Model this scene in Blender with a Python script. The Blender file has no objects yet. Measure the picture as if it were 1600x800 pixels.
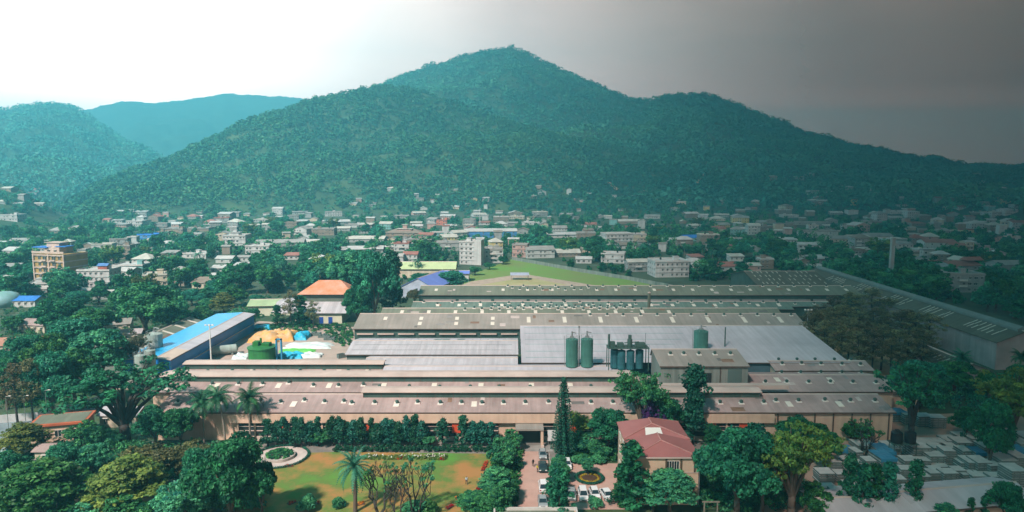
import bpy, bmesh, math, random
import numpy as np
from mathutils import Vector, Matrix, Euler
random.seed(7); rng = np.random.default_rng(7)
R = math.radians
sc = bpy.context.scene
COL = sc.collection
# ------------------------------------------------------------------ camera
F, PITCH, CAMH = 1067.0, R(6.84), 62.0
cam = bpy.data.objects.new('camera', bpy.data.cameras.new('camera')); COL.objects.link(cam)
cam.location = (0, 0, CAMH); cam.rotation_euler = (R(90) - PITCH, 0, 0)
cam.data.sensor_width = 36.0; cam.data.lens = 36.0 * F / 1600.0
cam.data.clip_start = 1.0; cam.data.clip_end = 40000
sc.camera = cam
# ------------------------------------------------------------------ light
SUN_EL, SUN_AZ = R(47), R(-148)          # azimuth clockwise from +Y (the view direction)
SUN_STRENGTH, SUN_ANGLE = 5.0, R(3)
SKY_STRENGTH = 0.10
HAZE_DENSITY = 0.00038
HAZE_COLOR = (0.16, 0.62, 0.80, 1)
EXPOSURE = 0.92
w = bpy.data.worlds.new('World'); sc.world = w; w.use_nodes = True
nt = w.node_tree; nt.nodes.clear()
def wn(t, **k):
    n = nt.nodes.new(t)
    for a, b in k.items(): setattr(n, a, b)
    return n
wout = wn('ShaderNodeOutputWorld'); bg = wn('ShaderNodeBackground'); bg.inputs['Strength'].default_value = SKY_STRENGTH
sky = wn('ShaderNodeTexSky', sky_type='NISHITA', sun_disc=False)
sky.sun_elevation = SUN_EL; sky.sun_rotation = SUN_AZ
sky.air_density = 1.6; sky.dust_density = 2.0; sky.ozone_density = 2.0
tc = wn('ShaderNodeTexCoord'); sep = wn('ShaderNodeSeparateXYZ'); nt.links.new(tc.outputs['Generated'], sep.inputs[0])
az = wn('ShaderNodeMath', operation='ARCTAN2'); nt.links.new(sep.outputs[0], az.inputs[0]); nt.links.new(sep.outputs[1], az.inputs[1])
mr = wn('ShaderNodeMapRange'); mr.inputs['From Min'].default_value = -1.2; mr.inputs['From Max'].default_value = 1.2
nt.links.new(az.outputs[0], mr.inputs['Value'])
# overcast ramp: pale left, right side raised behind the added shade bank
ramp = wn('ShaderNodeValToRGB'); cr = ramp.color_ramp
#            position, brightness, green and blue relative to red (the low sky is warm behind the blue-green haze)
SKY_STOPS = [(0.00, 0.25, .95, .92), (0.13, 0.4, .92, .88), (0.21, 1.3, .88, .80), (0.30, 1.4, .88, .80), (0.36, 1.0, .86, .78), (0.42, 0.80, .82, .74), (0.50, 0.80, .76, .68), (0.58, 1.12, .73, .63), (0.66, 1.80, .68, .56), (0.72, 2.75, .62, .47), (0.77, 3.3, .58, .40), (0.84, 1.2, .4, .2), (1.0, 0.3, .6, .5)]
while len(cr.elements) < len(SKY_STOPS): cr.elements.new(0.5)
for e, (p, v, g_, b_) in zip(cr.elements, SKY_STOPS): e.position = p; e.color = (v, v * g_, v * b_, 1)
nt.links.new(mr.outputs[0], ramp.inputs[0])
zr = wn('ShaderNodeMapRange'); zr.inputs['From Min'].default_value = 0.30; zr.inputs['From Max'].default_value = 0.62
nt.links.new(sep.outputs[2], zr.inputs['Value'])
cl_noise = wn('ShaderNodeTexNoise'); cl_noise.inputs['Scale'].default_value = 2.2; cl_noise.inputs['Detail'].default_value = 5
nt.links.new(tc.outputs['Generated'], cl_noise.inputs['Vector'])
cl_map = wn('ShaderNodeMapRange'); cl_map.inputs['To Min'].default_value = 0.985; cl_map.inputs['To Max'].default_value = 1.015
nt.links.new(cl_noise.outputs['Fac'], cl_map.inputs['Value'])
over = wn('ShaderNodeMixRGB', blend_type='MULTIPLY'); over.inputs[0].default_value = 1
nt.links.new(ramp.outputs[0], over.inputs[1]); nt.links.new(cl_map.outputs[0], over.inputs[2])
scl = wn('ShaderNodeMixRGB', blend_type='MULTIPLY'); scl.inputs[0].default_value = 1
SKY_GAIN = 18.0
scl.inputs[2].default_value = (SKY_GAIN, SKY_GAIN, SKY_GAIN, 1)
nt.links.new(over.outputs[0], scl.inputs[1])
hr = wn('ShaderNodeValToRGB'); hr.color_ramp.elements[0].position = 0.0; hr.color_ramp.elements[0].color = (2.1, 1.45, 1.25, 1); hr.color_ramp.elements[1].position = 0.17; hr.color_ramp.elements[1].color = (1, 1, 1, 1)
nt.links.new(sep.outputs[2], hr.inputs[0])                    # a paler, warmer band along the horizon
hm2 = wn('ShaderNodeMixRGB', blend_type='MULTIPLY'); hm2.inputs[0].default_value = 1
nt.links.new(scl.outputs[0], hm2.inputs[1]); nt.links.new(hr.outputs[0], hm2.inputs[2])
zen = wn('ShaderNodeMixRGB', blend_type='MULTIPLY'); zen.inputs[0].default_value = 1
zen.inputs[2].default_value = (0.04, 1.15, 1.02, 1)           # the clear blue-green sky overhead
nt.links.new(sky.outputs[0], zen.inputs[1])
mixz = wn('ShaderNodeMixRGB'); nt.links.new(zr.outputs[0], mixz.inputs[0]); nt.links.new(hm2.outputs[0], mixz.inputs[1]); nt.links.new(zen.outputs[0], mixz.inputs[2])
nt.links.new(mixz.outputs[0], bg.inputs['Color']); nt.links.new(bg.outputs[0], wout.inputs['Surface'])
sl = bpy.data.lights.new('sun', 'SUN'); sl.energy = SUN_STRENGTH; sl.angle = SUN_ANGLE; sl.color = (1.0, 0.80, 0.73)
so = bpy.data.objects.new('sun', sl); COL.objects.link(so)
sdir = Vector((math.sin(SUN_AZ) * math.cos(SUN_EL), math.cos(SUN_AZ) * math.cos(SUN_EL), math.sin(SUN_EL)))
so.rotation_euler = sdir.to_track_quat('Z', 'Y').to_euler(); so.location = (0, 0, 900)
vs = sc.view_settings
vs.view_transform = 'Standard'; vs.look = 'None'; vs.gamma = 1; vs.use_curve_mapping = False; vs.exposure = EXPOSURE
sc.render.engine = 'CYCLES'
cy = sc.cycles
cy.max_bounces = 5; cy.diffuse_bounces = 2; cy.glossy_bounces = 2; cy.transmission_bounces = 2; cy.volume_bounces = 1; cy.transparent_max_bounces = 8
cy.use_denoising = True
cy.caustics_reflective = False; cy.caustics_refractive = False

# ------------------------------------------------------------------ projection helpers
CP, SP = math.cos(PITCH), math.sin(PITCH)
def ray(px, py):
    x = (px - 800) / F; y = -(py - 400) / F
    return Vector((x, CP + y * SP, -SP + y * CP))
def at(px, py, z=0.0):
    d = ray(px, py); t = (z - CAMH) / d.z
    return Vector((d.x * t, d.y * t, z))
def depth(p): return p.y * CP - (p.z - CAMH) * SP
def ppm(p): return F / depth(p)                        # photo pixels per metre there
def slope(px, py):
    d = ray(px, py); return math.atan2(d.x, d.y), d.z / math.hypot(d.x, d.y)

# ------------------------------------------------------------------ materials
MATS = {}
def mat(name, col, rough=0.7, var=0.15, scale=0.3, col2=None, metal=0.0, bump=0.0, stretch=(1, 1, 1), coords='Object', detail=5, streak=0.0, bscale=None):
    if name in MATS: return MATS[name]
    m = bpy.data.materials.new(name); m.use_nodes = True; MATS[name] = m
    t = m.node_tree; b = t.nodes['Principled BSDF']
    b.inputs['Roughness'].default_value = rough; b.inputs['Metallic'].default_value = metal
    b.inputs['Specular IOR Level'].default_value = 0.3
    c2 = col2 or tuple(max(0, c * (1 - 2.2 * var)) for c in col)
    tcn = t.nodes.new('ShaderNodeTexCoord'); mp = t.nodes.new('ShaderNodeMapping'); mp.inputs['Scale'].default_value = stretch
    t.links.new(tcn.outputs[coords], mp.inputs['Vector'])
    n = t.nodes.new('ShaderNodeTexNoise'); n.inputs['Scale'].default_value = scale; n.inputs['Detail'].default_value = detail; n.inputs['Roughness'].default_value = 0.65
    t.links.new(mp.outputs[0], n.inputs['Vector'])
    r = t.nodes.new('ShaderNodeValToRGB'); r.color_ramp.elements[0].position = 0.32; r.color_ramp.elements[1].position = 0.66
    r.color_ramp.elements[0].color = (*c2, 1); r.color_ramp.elements[1].color = (*col, 1)
    t.links.new(n.outputs['Fac'], r.inputs[0]); out = r.outputs[0]
    if streak:
        mp2 = t.nodes.new('ShaderNodeMapping'); mp2.inputs['Scale'].default_value = (1.1, 0.06, 0.06)
        t.links.new(tcn.outputs[coords], mp2.inputs['Vector'])
        n2 = t.nodes.new('ShaderNodeTexNoise'); n2.inputs['Scale'].default_value = 1.0; n2.inputs['Detail'].default_value = 4
        t.links.new(mp2.outputs[0], n2.inputs['Vector'])
        r2 = t.nodes.new('ShaderNodeMapRange'); r2.inputs['From Min'].default_value = 0.3; r2.inputs['From Max'].default_value = 0.7
        r2.inputs['To Min'].default_value = 1 - streak; r2.inputs['To Max'].default_value = 1.0
        t.links.new(n2.outputs['Fac'], r2.inputs['Value'])
        mx = t.nodes.new('ShaderNodeMixRGB'); mx.blend_type = 'MULTIPLY'; mx.inputs[0].default_value = 1
        t.links.new(out, mx.inputs[1]); t.links.new(r2.outputs[0], mx.inputs[2]); out = mx.outputs[0]
    t.links.new(out, b.inputs['Base Color'])
    if bump:
        bn = t.nodes.new('ShaderNodeBump'); bn.inputs['Strength'].default_value = bump
        n3 = t.nodes.new('ShaderNodeTexNoise'); n3.inputs['Scale'].default_value = bscale or scale * 6; n3.inputs['Detail'].default_value = 4
        t.links.new(mp.outputs[0], n3.inputs['Vector'])
        t.links.new(n3.outputs['Fac'], bn.inputs['Height']); t.links.new(bn.outputs[0], b.inputs['Normal'])
    return m
def leafmat(name, lo, hi, tint=(1, 1, 1), transl=0.3):
    """foliage: every leaf clump its own tone, every tree a slightly different hue"""
    if name in MATS: return MATS[name]
    m = bpy.data.materials.new(name); m.use_nodes = True; MATS[name] = m
    t = m.node_tree; b = t.nodes['Principled BSDF']; out = t.nodes['Material Output']
    b.inputs['Roughness'].default_value = 0.55; b.inputs['Specular IOR Level'].default_value = 0.25
    oi = t.nodes.new('ShaderNodeObjectInfo')
    r = t.nodes.new('ShaderNodeValToRGB'); r.color_ramp.elements[0].color = (*lo, 1); r.color_ramp.elements[1].color = (*hi, 1)
    e = r.color_ramp.elements.new(0.5); e.color = tuple(0.6 * a + 0.4 * c for a, c in zip(lo, hi)) + (1,)
    at_ = t.nodes.new('ShaderNodeAttribute'); at_.attribute_name = 'tone'; t.links.new(at_.outputs['Fac'], r.inputs[0])
    h = t.nodes.new('ShaderNodeHueSaturation')
    mrh = t.nodes.new('ShaderNodeMapRange'); mrh.inputs['To Min'].default_value = 0.455; mrh.inputs['To Max'].default_value = 0.52
    mrv = t.nodes.new('ShaderNodeMapRange'); mrv.inputs['To Min'].default_value = 0.68; mrv.inputs['To Max'].default_value = 1.38
    t.links.new(oi.outputs['Random'], mrh.inputs['Value']); t.links.new(oi.outputs['Random'], mrv.inputs['Value'])
    t.links.new(mrh.outputs[0], h.inputs['Hue']); t.links.new(mrv.outputs[0], h.inputs['Value'])
    t.links.new(r.outputs[0], h.inputs['Color']); t.links.new(h.outputs[0], b.inputs['Base Color'])
    tr = t.nodes.new('ShaderNodeBsdfTranslucent'); t.links.new(h.outputs[0], tr.inputs['Color'])
    ms = t.nodes.new('ShaderNodeMixShader'); ms.inputs[0].default_value = transl
    t.links.new(b.outputs[0], ms.inputs[1]); t.links.new(tr.outputs[0], ms.inputs[2]); t.links.new(ms.outputs[0], out.inputs['Surface'])
    return m
# ------------------------------------------------------------------ mesh collecting
class MB:
    def __init__(s): s.v = []; s.f = []; s.mi = []
    def quad(s, a, b, c, d, m=0):
        i = len(s.v); s.v += [tuple(a), tuple(b), tuple(c), tuple(d)]; s.f.append((i, i+1, i+2, i+3)); s.mi.append(m); return s
    def tri(s, a, b, c, m=0):
        i = len(s.v); s.v += [tuple(a), tuple(b), tuple(c)]; s.f.append((i, i+1, i+2)); s.mi.append(m); return s
    def poly(s, pts, m=0):
        i = len(s.v); s.v += [tuple(p) for p in pts]; s.f.append(tuple(range(i, i+len(pts)))); s.mi.append(m); return s
    def box(s, x0, x1, y0, y1, z0, z1, m=0):
        i = len(s.v)
        s.v += [(x, y, z) for z in (z0, z1) for x, y in ((x0, y0), (x1, y0), (x1, y1), (x0, y1))]
        for f in ((0,3,2,1), (4,5,6,7), (0,1,5,4), (1,2,6,5), (2,3,7,6), (3,0,4,7)): s.f.append(tuple(i+k for k in f)); s.mi.append(m)
        return s
    def prism(s, pts, z0, z1, m=0):
        """closed prism over a polygon (x, y), or with pts (y, z) use extrude_x"""
        n = len(pts); i = len(s.v)
        s.v += [(x, y, z0) for x, y in pts] + [(x, y, z1) for x, y in pts]
        s.f.append(tuple(i + k for k in reversed(range(n)))); s.f.append(tuple(i + n + k for k in range(n))); s.mi += [m, m]
        for k in range(n): s.f.append((i+k, i+(k+1) % n, i+n+(k+1) % n, i+n+k)); s.mi.append(m)
        return s
    def extrude_x(s, prof, x0, x1, m=0):
        n = len(prof); i = len(s.v)
        s.v += [(x0, y, z) for y, z in prof] + [(x1, y, z) for y, z in prof]
        s.f.append(tuple(i + k for k in range(n))); s.f.append(tuple(i + n + k for k in reversed(range(n)))); s.mi += [m, m]
        for k in range(n): s.f.append((i+k, i+n+k, i+n+(k+1) % n, i+(k+1) % n)); s.mi.append(m)
        return s
    def tube(s, p0, p1, r0, r1, n=8, m=0, cap=True):
        p0, p1 = Vector(p0), Vector(p1); d = (p1 - p0).normalized()
        u = d.orthogonal().normalized(); w_ = d.cross(u); i = len(s.v)
        for p, r in ((p0, r0), (p1, r1)):
            for k in range(n):
                a = 2 * math.pi * k / n; s.v.append(tuple(p + u * (r * math.cos(a)) + w_ * (r * math.sin(a))))
        for k in range(n): s.f.append((i+k, i+(k+1) % n, i+n+(k+1) % n, i+n+k)); s.mi.append(m)
        if cap: s.f.append(tuple(i+n+k for k in range(n))); s.f.append(tuple(i+k for k in reversed(range(n)))); s.mi += [m, m]
        return s
    def path(s, pts, rads, n=6, m=0):
        for k in range(len(pts) - 1): s.tube(pts[k], pts[k+1], rads[k], rads[k+1], n, m, cap=(k == len(pts) - 2))
        return s
    def lathe(s, prof, n=16, c=(0, 0), m=0):
        i = len(s.v)
        for r, z in prof:
            for k in range(n):
                a = 2 * math.pi * k / n; s.v.append((c[0] + r * math.cos(a), c[1] + r * math.sin(a), z))
        for j in range(len(prof) - 1):
            for k in range(n): s.f.append((i+j*n+k, i+j*n+(k+1) % n, i+(j+1)*n+(k+1) % n, i+(j+1)*n+k)); s.mi.append(m)
        s.f.append(tuple(i+(len(prof)-1)*n+k for k in range(n))); s.mi.append(m)
        s.f.append(tuple(i+k for k in reversed(range(n)))); s.mi.append(m)
        return s
    def mesh(s, name, mats, smooth=False):
        me = bpy.data.meshes.new(name); me.from_pydata(s.v, [], s.f)
        for m in (mats if isinstance(mats, (list, tuple)) else [mats]): me.materials.append(m)
        if any(s.mi): me.polygons.foreach_set('material_index', s.mi)
        if smooth: me.polygons.foreach_set('use_smooth', [True] * len(me.polygons))
        me.update(); return me
    def build(s, name, mats, parent=None, smooth=False, loc=None, rotz=0):
        return link(name, s.mesh(name, mats, smooth), parent, loc, rotz)
def link(name, me, parent=None, loc=None, rotz=0, scale=None):
    o = bpy.data.objects.new(name, me); COL.objects.link(o); o.parent = parent
    if loc is not None: o.location = loc
    if rotz: o.rotation_euler.z = rotz
    if scale is not None: o.scale = scale
    return o
def tag(o, label, cat, group=None):
    o['label'] = label; o['category'] = cat
    if group: o['group'] = group
    return o
def thing(name, label, cat, loc=(0, 0, 0), rotz=0, group=None):
    o = bpy.data.objects.new(name, None); COL.objects.link(o); o.location = loc; o.rotation_euler = (0, 0, rotz); o.empty_display_size = 0.5
    return tag(o, label, cat, group)
def struct(o, kind='structure'): o['kind'] = kind; return o
KIDS = {}
def kids(o):
    return [c for c in bpy.data.objects if c.parent == o]
def copy_tree(proto, children, loc, rotz, scale, label, group=None, name=None):
    r = proto.copy(); COL.objects.link(r); r.location = loc; r.rotation_euler = (0, 0, rotz); r.scale = scale
    r['label'] = label
    if group: r['group'] = group
    elif 'group' in r: del r['group']
    for ch in children:
        c = ch.copy(); COL.objects.link(c); c.parent = r
    return r
def np_mesh(name, V, Fq, mats, midx=None, smooth=False):
    """mesh straight from arrays: V (n,3), Fq (m,k)"""
    me = bpy.data.meshes.new(name); n, k = Fq.shape
    me.vertices.add(len(V)); me.vertices.foreach_set('co', np.ascontiguousarray(V, dtype=np.float32).ravel())
    me.loops.add(n * k); me.loops.foreach_set('vertex_index', np.ascontiguousarray(Fq, dtype=np.int32).ravel())
    me.polygons.add(n); me.polygons.foreach_set('loop_start', np.arange(0, n * k, k, dtype=np.int32))
    try: me.polygons.foreach_set('loop_total', np.full(n, k, dtype=np.int32))
    except Exception: pass
    if smooth: me.polygons.foreach_set('use_smooth', np.ones(n, dtype=bool))
    for m in (mats if isinstance(mats, (list, tuple)) else [mats]): me.materials.append(m)
    if midx is not None: me.polygons.foreach_set('material_index', np.ascontiguousarray(midx, dtype=np.int32))
    me.update(calc_edges=True); me.validate(); return me
ORD = ['first', 'second', 'third', 'fourth', 'fifth', 'sixth', 'seventh', 'eighth', 'ninth', 'tenth', 'eleventh', 'twelfth', 'thirteenth', 'fourteenth', 'fifteenth', 'sixteenth', 'seventeenth', 'eighteenth', 'nineteenth', 'twentieth']
TENS = {2: 'twenty', 3: 'thirty', 4: 'forty', 5: 'fifty', 6: 'sixty'}
def ordinal(n):                                        # 1-based
    if n <= 20: return ORD[n - 1]
    t, u = divmod(n, 10)
    return TENS[t][:-1] + 'ieth' if u == 0 else TENS[t] + '-' + ORD[u - 1]
# ------------------------------------------------------------------ terrain
from mathutils import noise as mnoise
def vnoise(x, y, s):                                   # smooth value noise on arrays, cheap sum of rotated sines
    return (np.sin(x/s*1.3 + 1.7*np.sin(y/s*0.7 + 0.4)) + np.sin(y/s*1.1 + 1.3*np.sin(x/s*0.9 + 2.1)) + np.sin((x+y)/s*0.83 + 1.9) + np.sin((x-1.7*y)/s*0.61 + 0.3)) / 4
#          crest line in the photo (px, py, distance) ; foot distance ; profile power
RIDGES = {
 'front': ([(60,330,1350),(110,314,1350),(150,292,1400),(230,264,1500),(300,233,1560),(350,211,1600),(400,187,1650),(480,158,1700),(560,141,1750),(605,134,1780),(650,141,1740),(700,158,1680),(760,181,1640),(830,203,1600),(900,218,1560),(1000,242,1500),(1100,262,1450),(1200,284,1400),(1300,305,1300)], 1120, 1.0),
 'peak': ([(300,300,2300),(450,205,2400),(560,150,2450),(600,131,2500),(625,118,2500),(660,107,2500),(700,95,2500),(745,82,2500),(775,77,2500),(800,74,2500),(835,90,2480),(870,107,2450),(900,120,2400),(940,138,2350),(975,154,2250),(1005,159,2150),(1030,153,2050),(1075,150,2000),(1110,148,2000),(1140,160,1980),(1180,178,1950),(1215,192,1920),(1250,205,1900),(1300,221,1850),(1350,233,1800),(1400,245,1750),(1450,254,1700),(1520,262,1700),(1600,268,1700),(1750,274,1700),(1900,280,1700)], 1150, 1.15),
 'left': ([(-300,215,3000),(-120,195,3000),(0,174,3000),(40,166,3000),(85,162,3000),(115,168,3000),(140,183,2950),(170,203,2900),(200,222,2850),(240,245,2800),(300,272,2700),(400,300,2500)], 1500, 1.1),
 'far': ([(-300,240,4600),(-100,215,4600),(40,190,4600),(130,172,4500),(190,158,4500),(240,161,4500),(290,155,4500),(350,146,4500),(400,149,4500),(440,150,4500),(475,153,4500),(560,172,4500),(700,200,4500)], 2900, 1.0),
 'right': ([(1150,262,3400),(1250,240,3400),(1340,238,3400),(1400,239,3400),(1450,247,3400),(1540,262,3400),(1620,270,3400),(1750,276,3400)], 2400, 1.0),
 'knoll': ([(-260,280,1150),(-100,280,1150),(0,286,1150),(30,294,1130),(60,304,1100),(95,318,1080),(130,330,1050)], 860, 1.0),
}
def ridge_arrays(key):
    pts, foot, pw = RIDGES[key]
    A, Dd, Z = [], [], []
    for px, py, D in pts:
        a, s = slope(px, py); A.append(a); Dd.append(D); Z.append(CAMH + D * s)
    return np.array(A), np.array(Dd), np.array(Z), foot, pw
RA = {k: ridge_arrays(k) for k in RIDGES}
NAMP = {'front': 44, 'peak': 55, 'left': 60, 'far': 60, 'right': 25, 'knoll': 3}
def ridge_z(key, a, d, bumps=True):
    A, Dd, Z, foot, pw = RA[key]
    D = np.interp(a, A, Dd); Zr = np.interp(a, A, Z)
    edge = np.clip((a - A[0]) / 0.06, 0, 1) * np.clip((A[-1] - a) / 0.06, 0, 1)
    t = (d - foot) / (D - foot)
    up = np.clip(t, 0, 1) ** pw
    x, y = d * np.sin(a), d * np.cos(a)
    nz = NAMP[key] * np.sin(np.clip(t, 0, 1) * math.pi) * (0.8 * vnoise(x, y, 120) + 0.45 * vnoise(x + 300, y, 55) + 0.2 * vnoise(x, y + 90, 24))
    tb = np.clip((d - D) / (0.55 * D), 0, 1)
    z = Zr * up * (1 - tb) + nz
    return np.where(t < 0, -2.0, z * edge - 2.0 * (1 - edge) - 0.0)
def terrain_z(x, y):
    a = np.arctan2(x, y); d = np.hypot(x, y)
    z = np.zeros_like(d)
    for k in RIDGES: z = np.maximum(z, ridge_z(k, a, d))
    return z
def ground_at(px, py, dmin=300.0):
    """first point of the terrain (flat ground included) along the ray of a photo position"""
    dv = ray(px, py); hl = math.hypot(dv.x, dv.y)
    d = np.arange(dmin, 5200, 4.0)
    X, Y, Zr = dv.x / hl * d, dv.y / hl * d, CAMH + dv.z / hl * d
    T = terrain_z(X, Y); hit = np.nonzero(Zr <= T)[0]
    if not len(hit): return None
    i = hit[0]; return Vector((X[i], Y[i], max(0.0, T[i])))

def hill_mat(name, lo, hi, scale):
    m = mat(name, hi, rough=0.9, col2=lo, scale=scale, detail=8, bump=0.6, bscale=scale * 4); return m
HM = {'front': ((0.016,0.05,0.026), (0.07,0.11,0.042)), 'peak': ((0.016,0.05,0.03), (0.05,0.095,0.045)), 'left': ((0.02,0.06,0.04), (0.045,0.10,0.05)), 'far': ((0.02,0.06,0.04), (0.04,0.09,0.05)), 'right': ((0.02,0.05,0.03), (0.05,0.08,0.04)), 'knoll': ((0.016,0.05,0.026), (0.06,0.10,0.042))}
def hill(key, name, na, nd, dmax):
    A, Dd, Z, foot, pw = RA[key]
    aa = np.linspace(A[0], A[-1], na); dd = np.concatenate([np.linspace(foot, Dd.max(), nd), np.linspace(Dd.max() * 1.02, dmax, max(6, nd // 6))])
    AA, DD = np.meshgrid(aa, dd, indexing='ij')
    ZZ = ridge_z(key, AA, DD)
    if key in ('left', 'far', 'right'):
        ZZ = ZZ + np.where(ZZ > 5, 1, 0) * rng.normal(0, 3.2, ZZ.shape)
    V = np.stack([DD * np.sin(AA), DD * np.cos(AA), ZZ], -1).reshape(-1, 3)
    n2 = len(dd); I = np.arange(na * n2).reshape(na, n2)
    Fq = np.stack([I[:-1, :-1], I[:-1, 1:], I[1:, 1:], I[1:, :-1]], -1).reshape(-1, 4)
    o = link(name, np_mesh(name, V, Fq[:, ::-1], hill_mat('forest_floor_' + key, *HM[key], 0.02), smooth=True))
    return struct(o)
hill('front', 'hill', 220, 70, 2600); hill('peak', 'hill', 320, 110, 3900); hill('left', 'hill', 200, 90, 4400)
hill('far', 'hill', 160, 60, 5600); hill('right', 'hill', 120, 40, 4600); hill('knoll', 'hill', 60, 30, 1500)

# the ground: one sheet to the horizon, town earth and scrub
M_ground = mat('town_ground', (0.075, 0.105, 0.055), rough=0.95, col2=(0.03, 0.055, 0.035), scale=0.05, detail=9, bump=0.3, coords='Object')
gm = MB()
xs = [-5200, -2600, -1200, -600, -300, -100, 0, 100, 300, 600, 1200, 2600, 5200]; ys = [-900, -200, 60, 120, 200, 320, 500, 800, 1300, 2200, 3600, 5600]
for i in range(len(xs) - 1):
    for j in range(len(ys) - 1):
        gm.quad((xs[i], ys[j], 0), (xs[i+1], ys[j], 0), (xs[i+1], ys[j+1], 0), (xs[i], ys[j+1], 0))
struct(gm.build('ground', M_ground))

# forest on the near hills: one mass of crowns (stuff)
bm_ = bmesh.new(); bmesh.ops.create_icosphere(bm_, subdivisions=1, radius=1)
ICOV = np.array([v.co[:] for v in bm_.verts]); ICOF = np.array([[v.index for v in f.verts] for f in bm_.faces]); bm_.free()
cen = ICOV[ICOF].mean(1)[:, 2]; ICOF = ICOF[cen > -0.55]
def crowns(P, Rr, flat=0.75, rough=0.28):
    """many rough crowns in one array: P (n,3) centres, Rr (n,) radii"""
    n = len(P); nv = len(ICOV)
    ang = rng.uniform(0, 2 * math.pi, n); c, s = np.cos(ang)[:, None], np.sin(ang)[:, None]
    bx, by, bz = ICOV[:, 0][None], ICOV[:, 1][None], ICOV[:, 2][None]
    x, y, z = bx * c - by * s, bx * s + by * c, bz + 0 * c
    k = (1 + rng.normal(0, rough, (n, nv)).clip(-0.5, 0.6)) * Rr[:, None]
    V = np.stack([x * k, y * k, z * k * flat * rng.uniform(0.8, 1.35, (n, 1))], -1) + P[:, None, :]
    Fq = ICOF[None] + (np.arange(n) * nv)[:, None, None]
    return V.reshape(-1, 3), Fq.reshape(-1, 3)
def hill_points(key, n, amin, amax, dlo, dhi):
    a = rng.uniform(amin, amax, n); A, Dd, Z, foot, pw = RA[key]
    D = np.interp(a, A, Dd); d = foot + (D * 1.03 - foot) * rng.uniform(dlo, dhi, n) ** .72
    z = ridge_z(key, a, d); x, y = d * np.sin(a), d * np.cos(a)
    T = terrain_z(x, y); ok = (z > 1.5) & (z >= T - 6)
    return np.stack([x, y, z], -1)[ok]
# ------------------------------------------------------------------ vegetation
def leafquads(C, size, up=0.35, outward=None, aspect=0.6):
    """one small diamond leaf cluster per centre C (n,3)"""
    n = len(C); nrm = rng.normal(0, 1, (n, 3))
    if outward is not None: nrm = nrm * 0.75 + outward * 0.9
    nrm[:, 2] += up; nrm /= np.linalg.norm(nrm, axis=1)[:, None] + 1e-9
    t = np.cross(nrm, rng.normal(0, 1, (n, 3))); t /= np.linalg.norm(t, axis=1)[:, None] + 1e-9
    b = np.cross(nrm, t); s = (size * rng.uniform(0.6, 1.4, n))[:, None]
    bend = nrm * s * 0.18
    V = np.stack([C - t * s, C - b * s * aspect + bend, C + t * s, C + b * s * aspect + bend], 1)
    return V.reshape(-1, 3), np.arange(n * 4).reshape(n, 4)
def clumps_mesh(name, cc, cr, per, size, material, flat=0.7, up=0.35, shell=0.55, tone_sd=0.17, mean=0.45, crown_c=None, mats=None):
    """cc (n,3) clump centres, cr (n,) radii -> a mesh of leaves with a tone per clump"""
    n = len(cc); k = per
    d = rng.normal(0, 1, (n, k, 3)); d /= np.linalg.norm(d, axis=2)[..., None]
    rr = (shell + (1 - shell) * rng.uniform(0, 1, (n, k))) * cr[:, None]
    off = d * rr[..., None]; off[..., 2] *= flat
    C = (cc[:, None, :] + off).reshape(-1, 3)
    V, Fq = leafquads(C, size, up, d.reshape(-1, 3))
    tone = np.clip(mean + rng.normal(0, tone_sd, (n, 1)) + rng.normal(0, 0.13, (n, k)), 0, 1).reshape(-1)
    me = np_mesh(name, V, Fq, material)
    att = me.attributes.new('tone', 'FLOAT', 'POINT'); att.data.foreach_set('value', np.repeat(tone, 4).astype(np.float32))
    return me
def ell_points(n, rx, ry, rz, cz, lump=0.25, shell=0.45, bottom=-0.5, seed=None):
    """clump centres through an uneven crown; shell keeps most near the outside"""
    P = []
    ph = rng.uniform(0, 6.28, 6)
    while len(P) < n:
        d = rng.normal(0, 1, 3); d /= np.linalg.norm(d)
        if d[2] < bottom: continue
        a = math.atan2(d[1], d[0])
        k = 1 + lump * (math.sin(2*a + ph[0]) * 0.4 + math.sin(3*a + ph[1]) * 0.4 + math.sin(5*a + ph[2] + 3*d[2]) * 0.35 + math.sin(4*d[2] + ph[3]) * 0.4)
        r = (shell + (1 - shell) * rng.uniform() ** 0.6) * k
        P.append((d[0]*rx*r, d[1]*ry*r, cz + d[2]*rz*r))
    return np.array(P)
def lobe_points(n, rx, rz, cz, lobes=13, lr=.40, bottom=-.35):
    """clumps over the upper skins of several billows: light tops, dark gaps between them"""
    C = []
    for k in range(lobes):
        d = rng.normal(0, 1, 3); d /= np.linalg.norm(d); d[2] = max(bottom, d[2]); q = rng.uniform(.5, .78)
        C.append((d[0]*rx*q, d[1]*rx*q, cz + d[2]*rz*q, lr*rx*rng.uniform(.65, 1.25)))
    P = []
    while len(P) < n:
        c = C[rng.integers(0, lobes)]; d = rng.normal(0, 1, 3); d /= np.linalg.norm(d)
        if d[2] < -.45: continue
        r = c[3]*rng.uniform(.55, 1.0)**.5; P.append((c[0]+d[0]*r, c[1]+d[1]*r, c[2]+d[2]*r*.85))
    return np.array(P)
L_dark = leafmat('leaf_dark', (0.002, 0.062, 0.048), (0.05, 0.32, 0.15))
L_mid = leafmat('leaf_mid', (0.004, 0.09, 0.06), (0.11, 0.41, 0.15))
L_light = leafmat('leaf_light', (0.03, 0.11, 0.028), (0.25, 0.37, 0.07))
L_olive = leafmat('leaf_olive', (0.035, 0.050, 0.020), (0.19, 0.19, 0.07))
L_casu = leafmat('leaf_casuarina', (0.05, 0.065, 0.03), (0.27, 0.25, 0.115))
L_palm = leafmat('leaf_palm', (0.004, 0.06, 0.045), (0.07, 0.28, 0.15))
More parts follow.
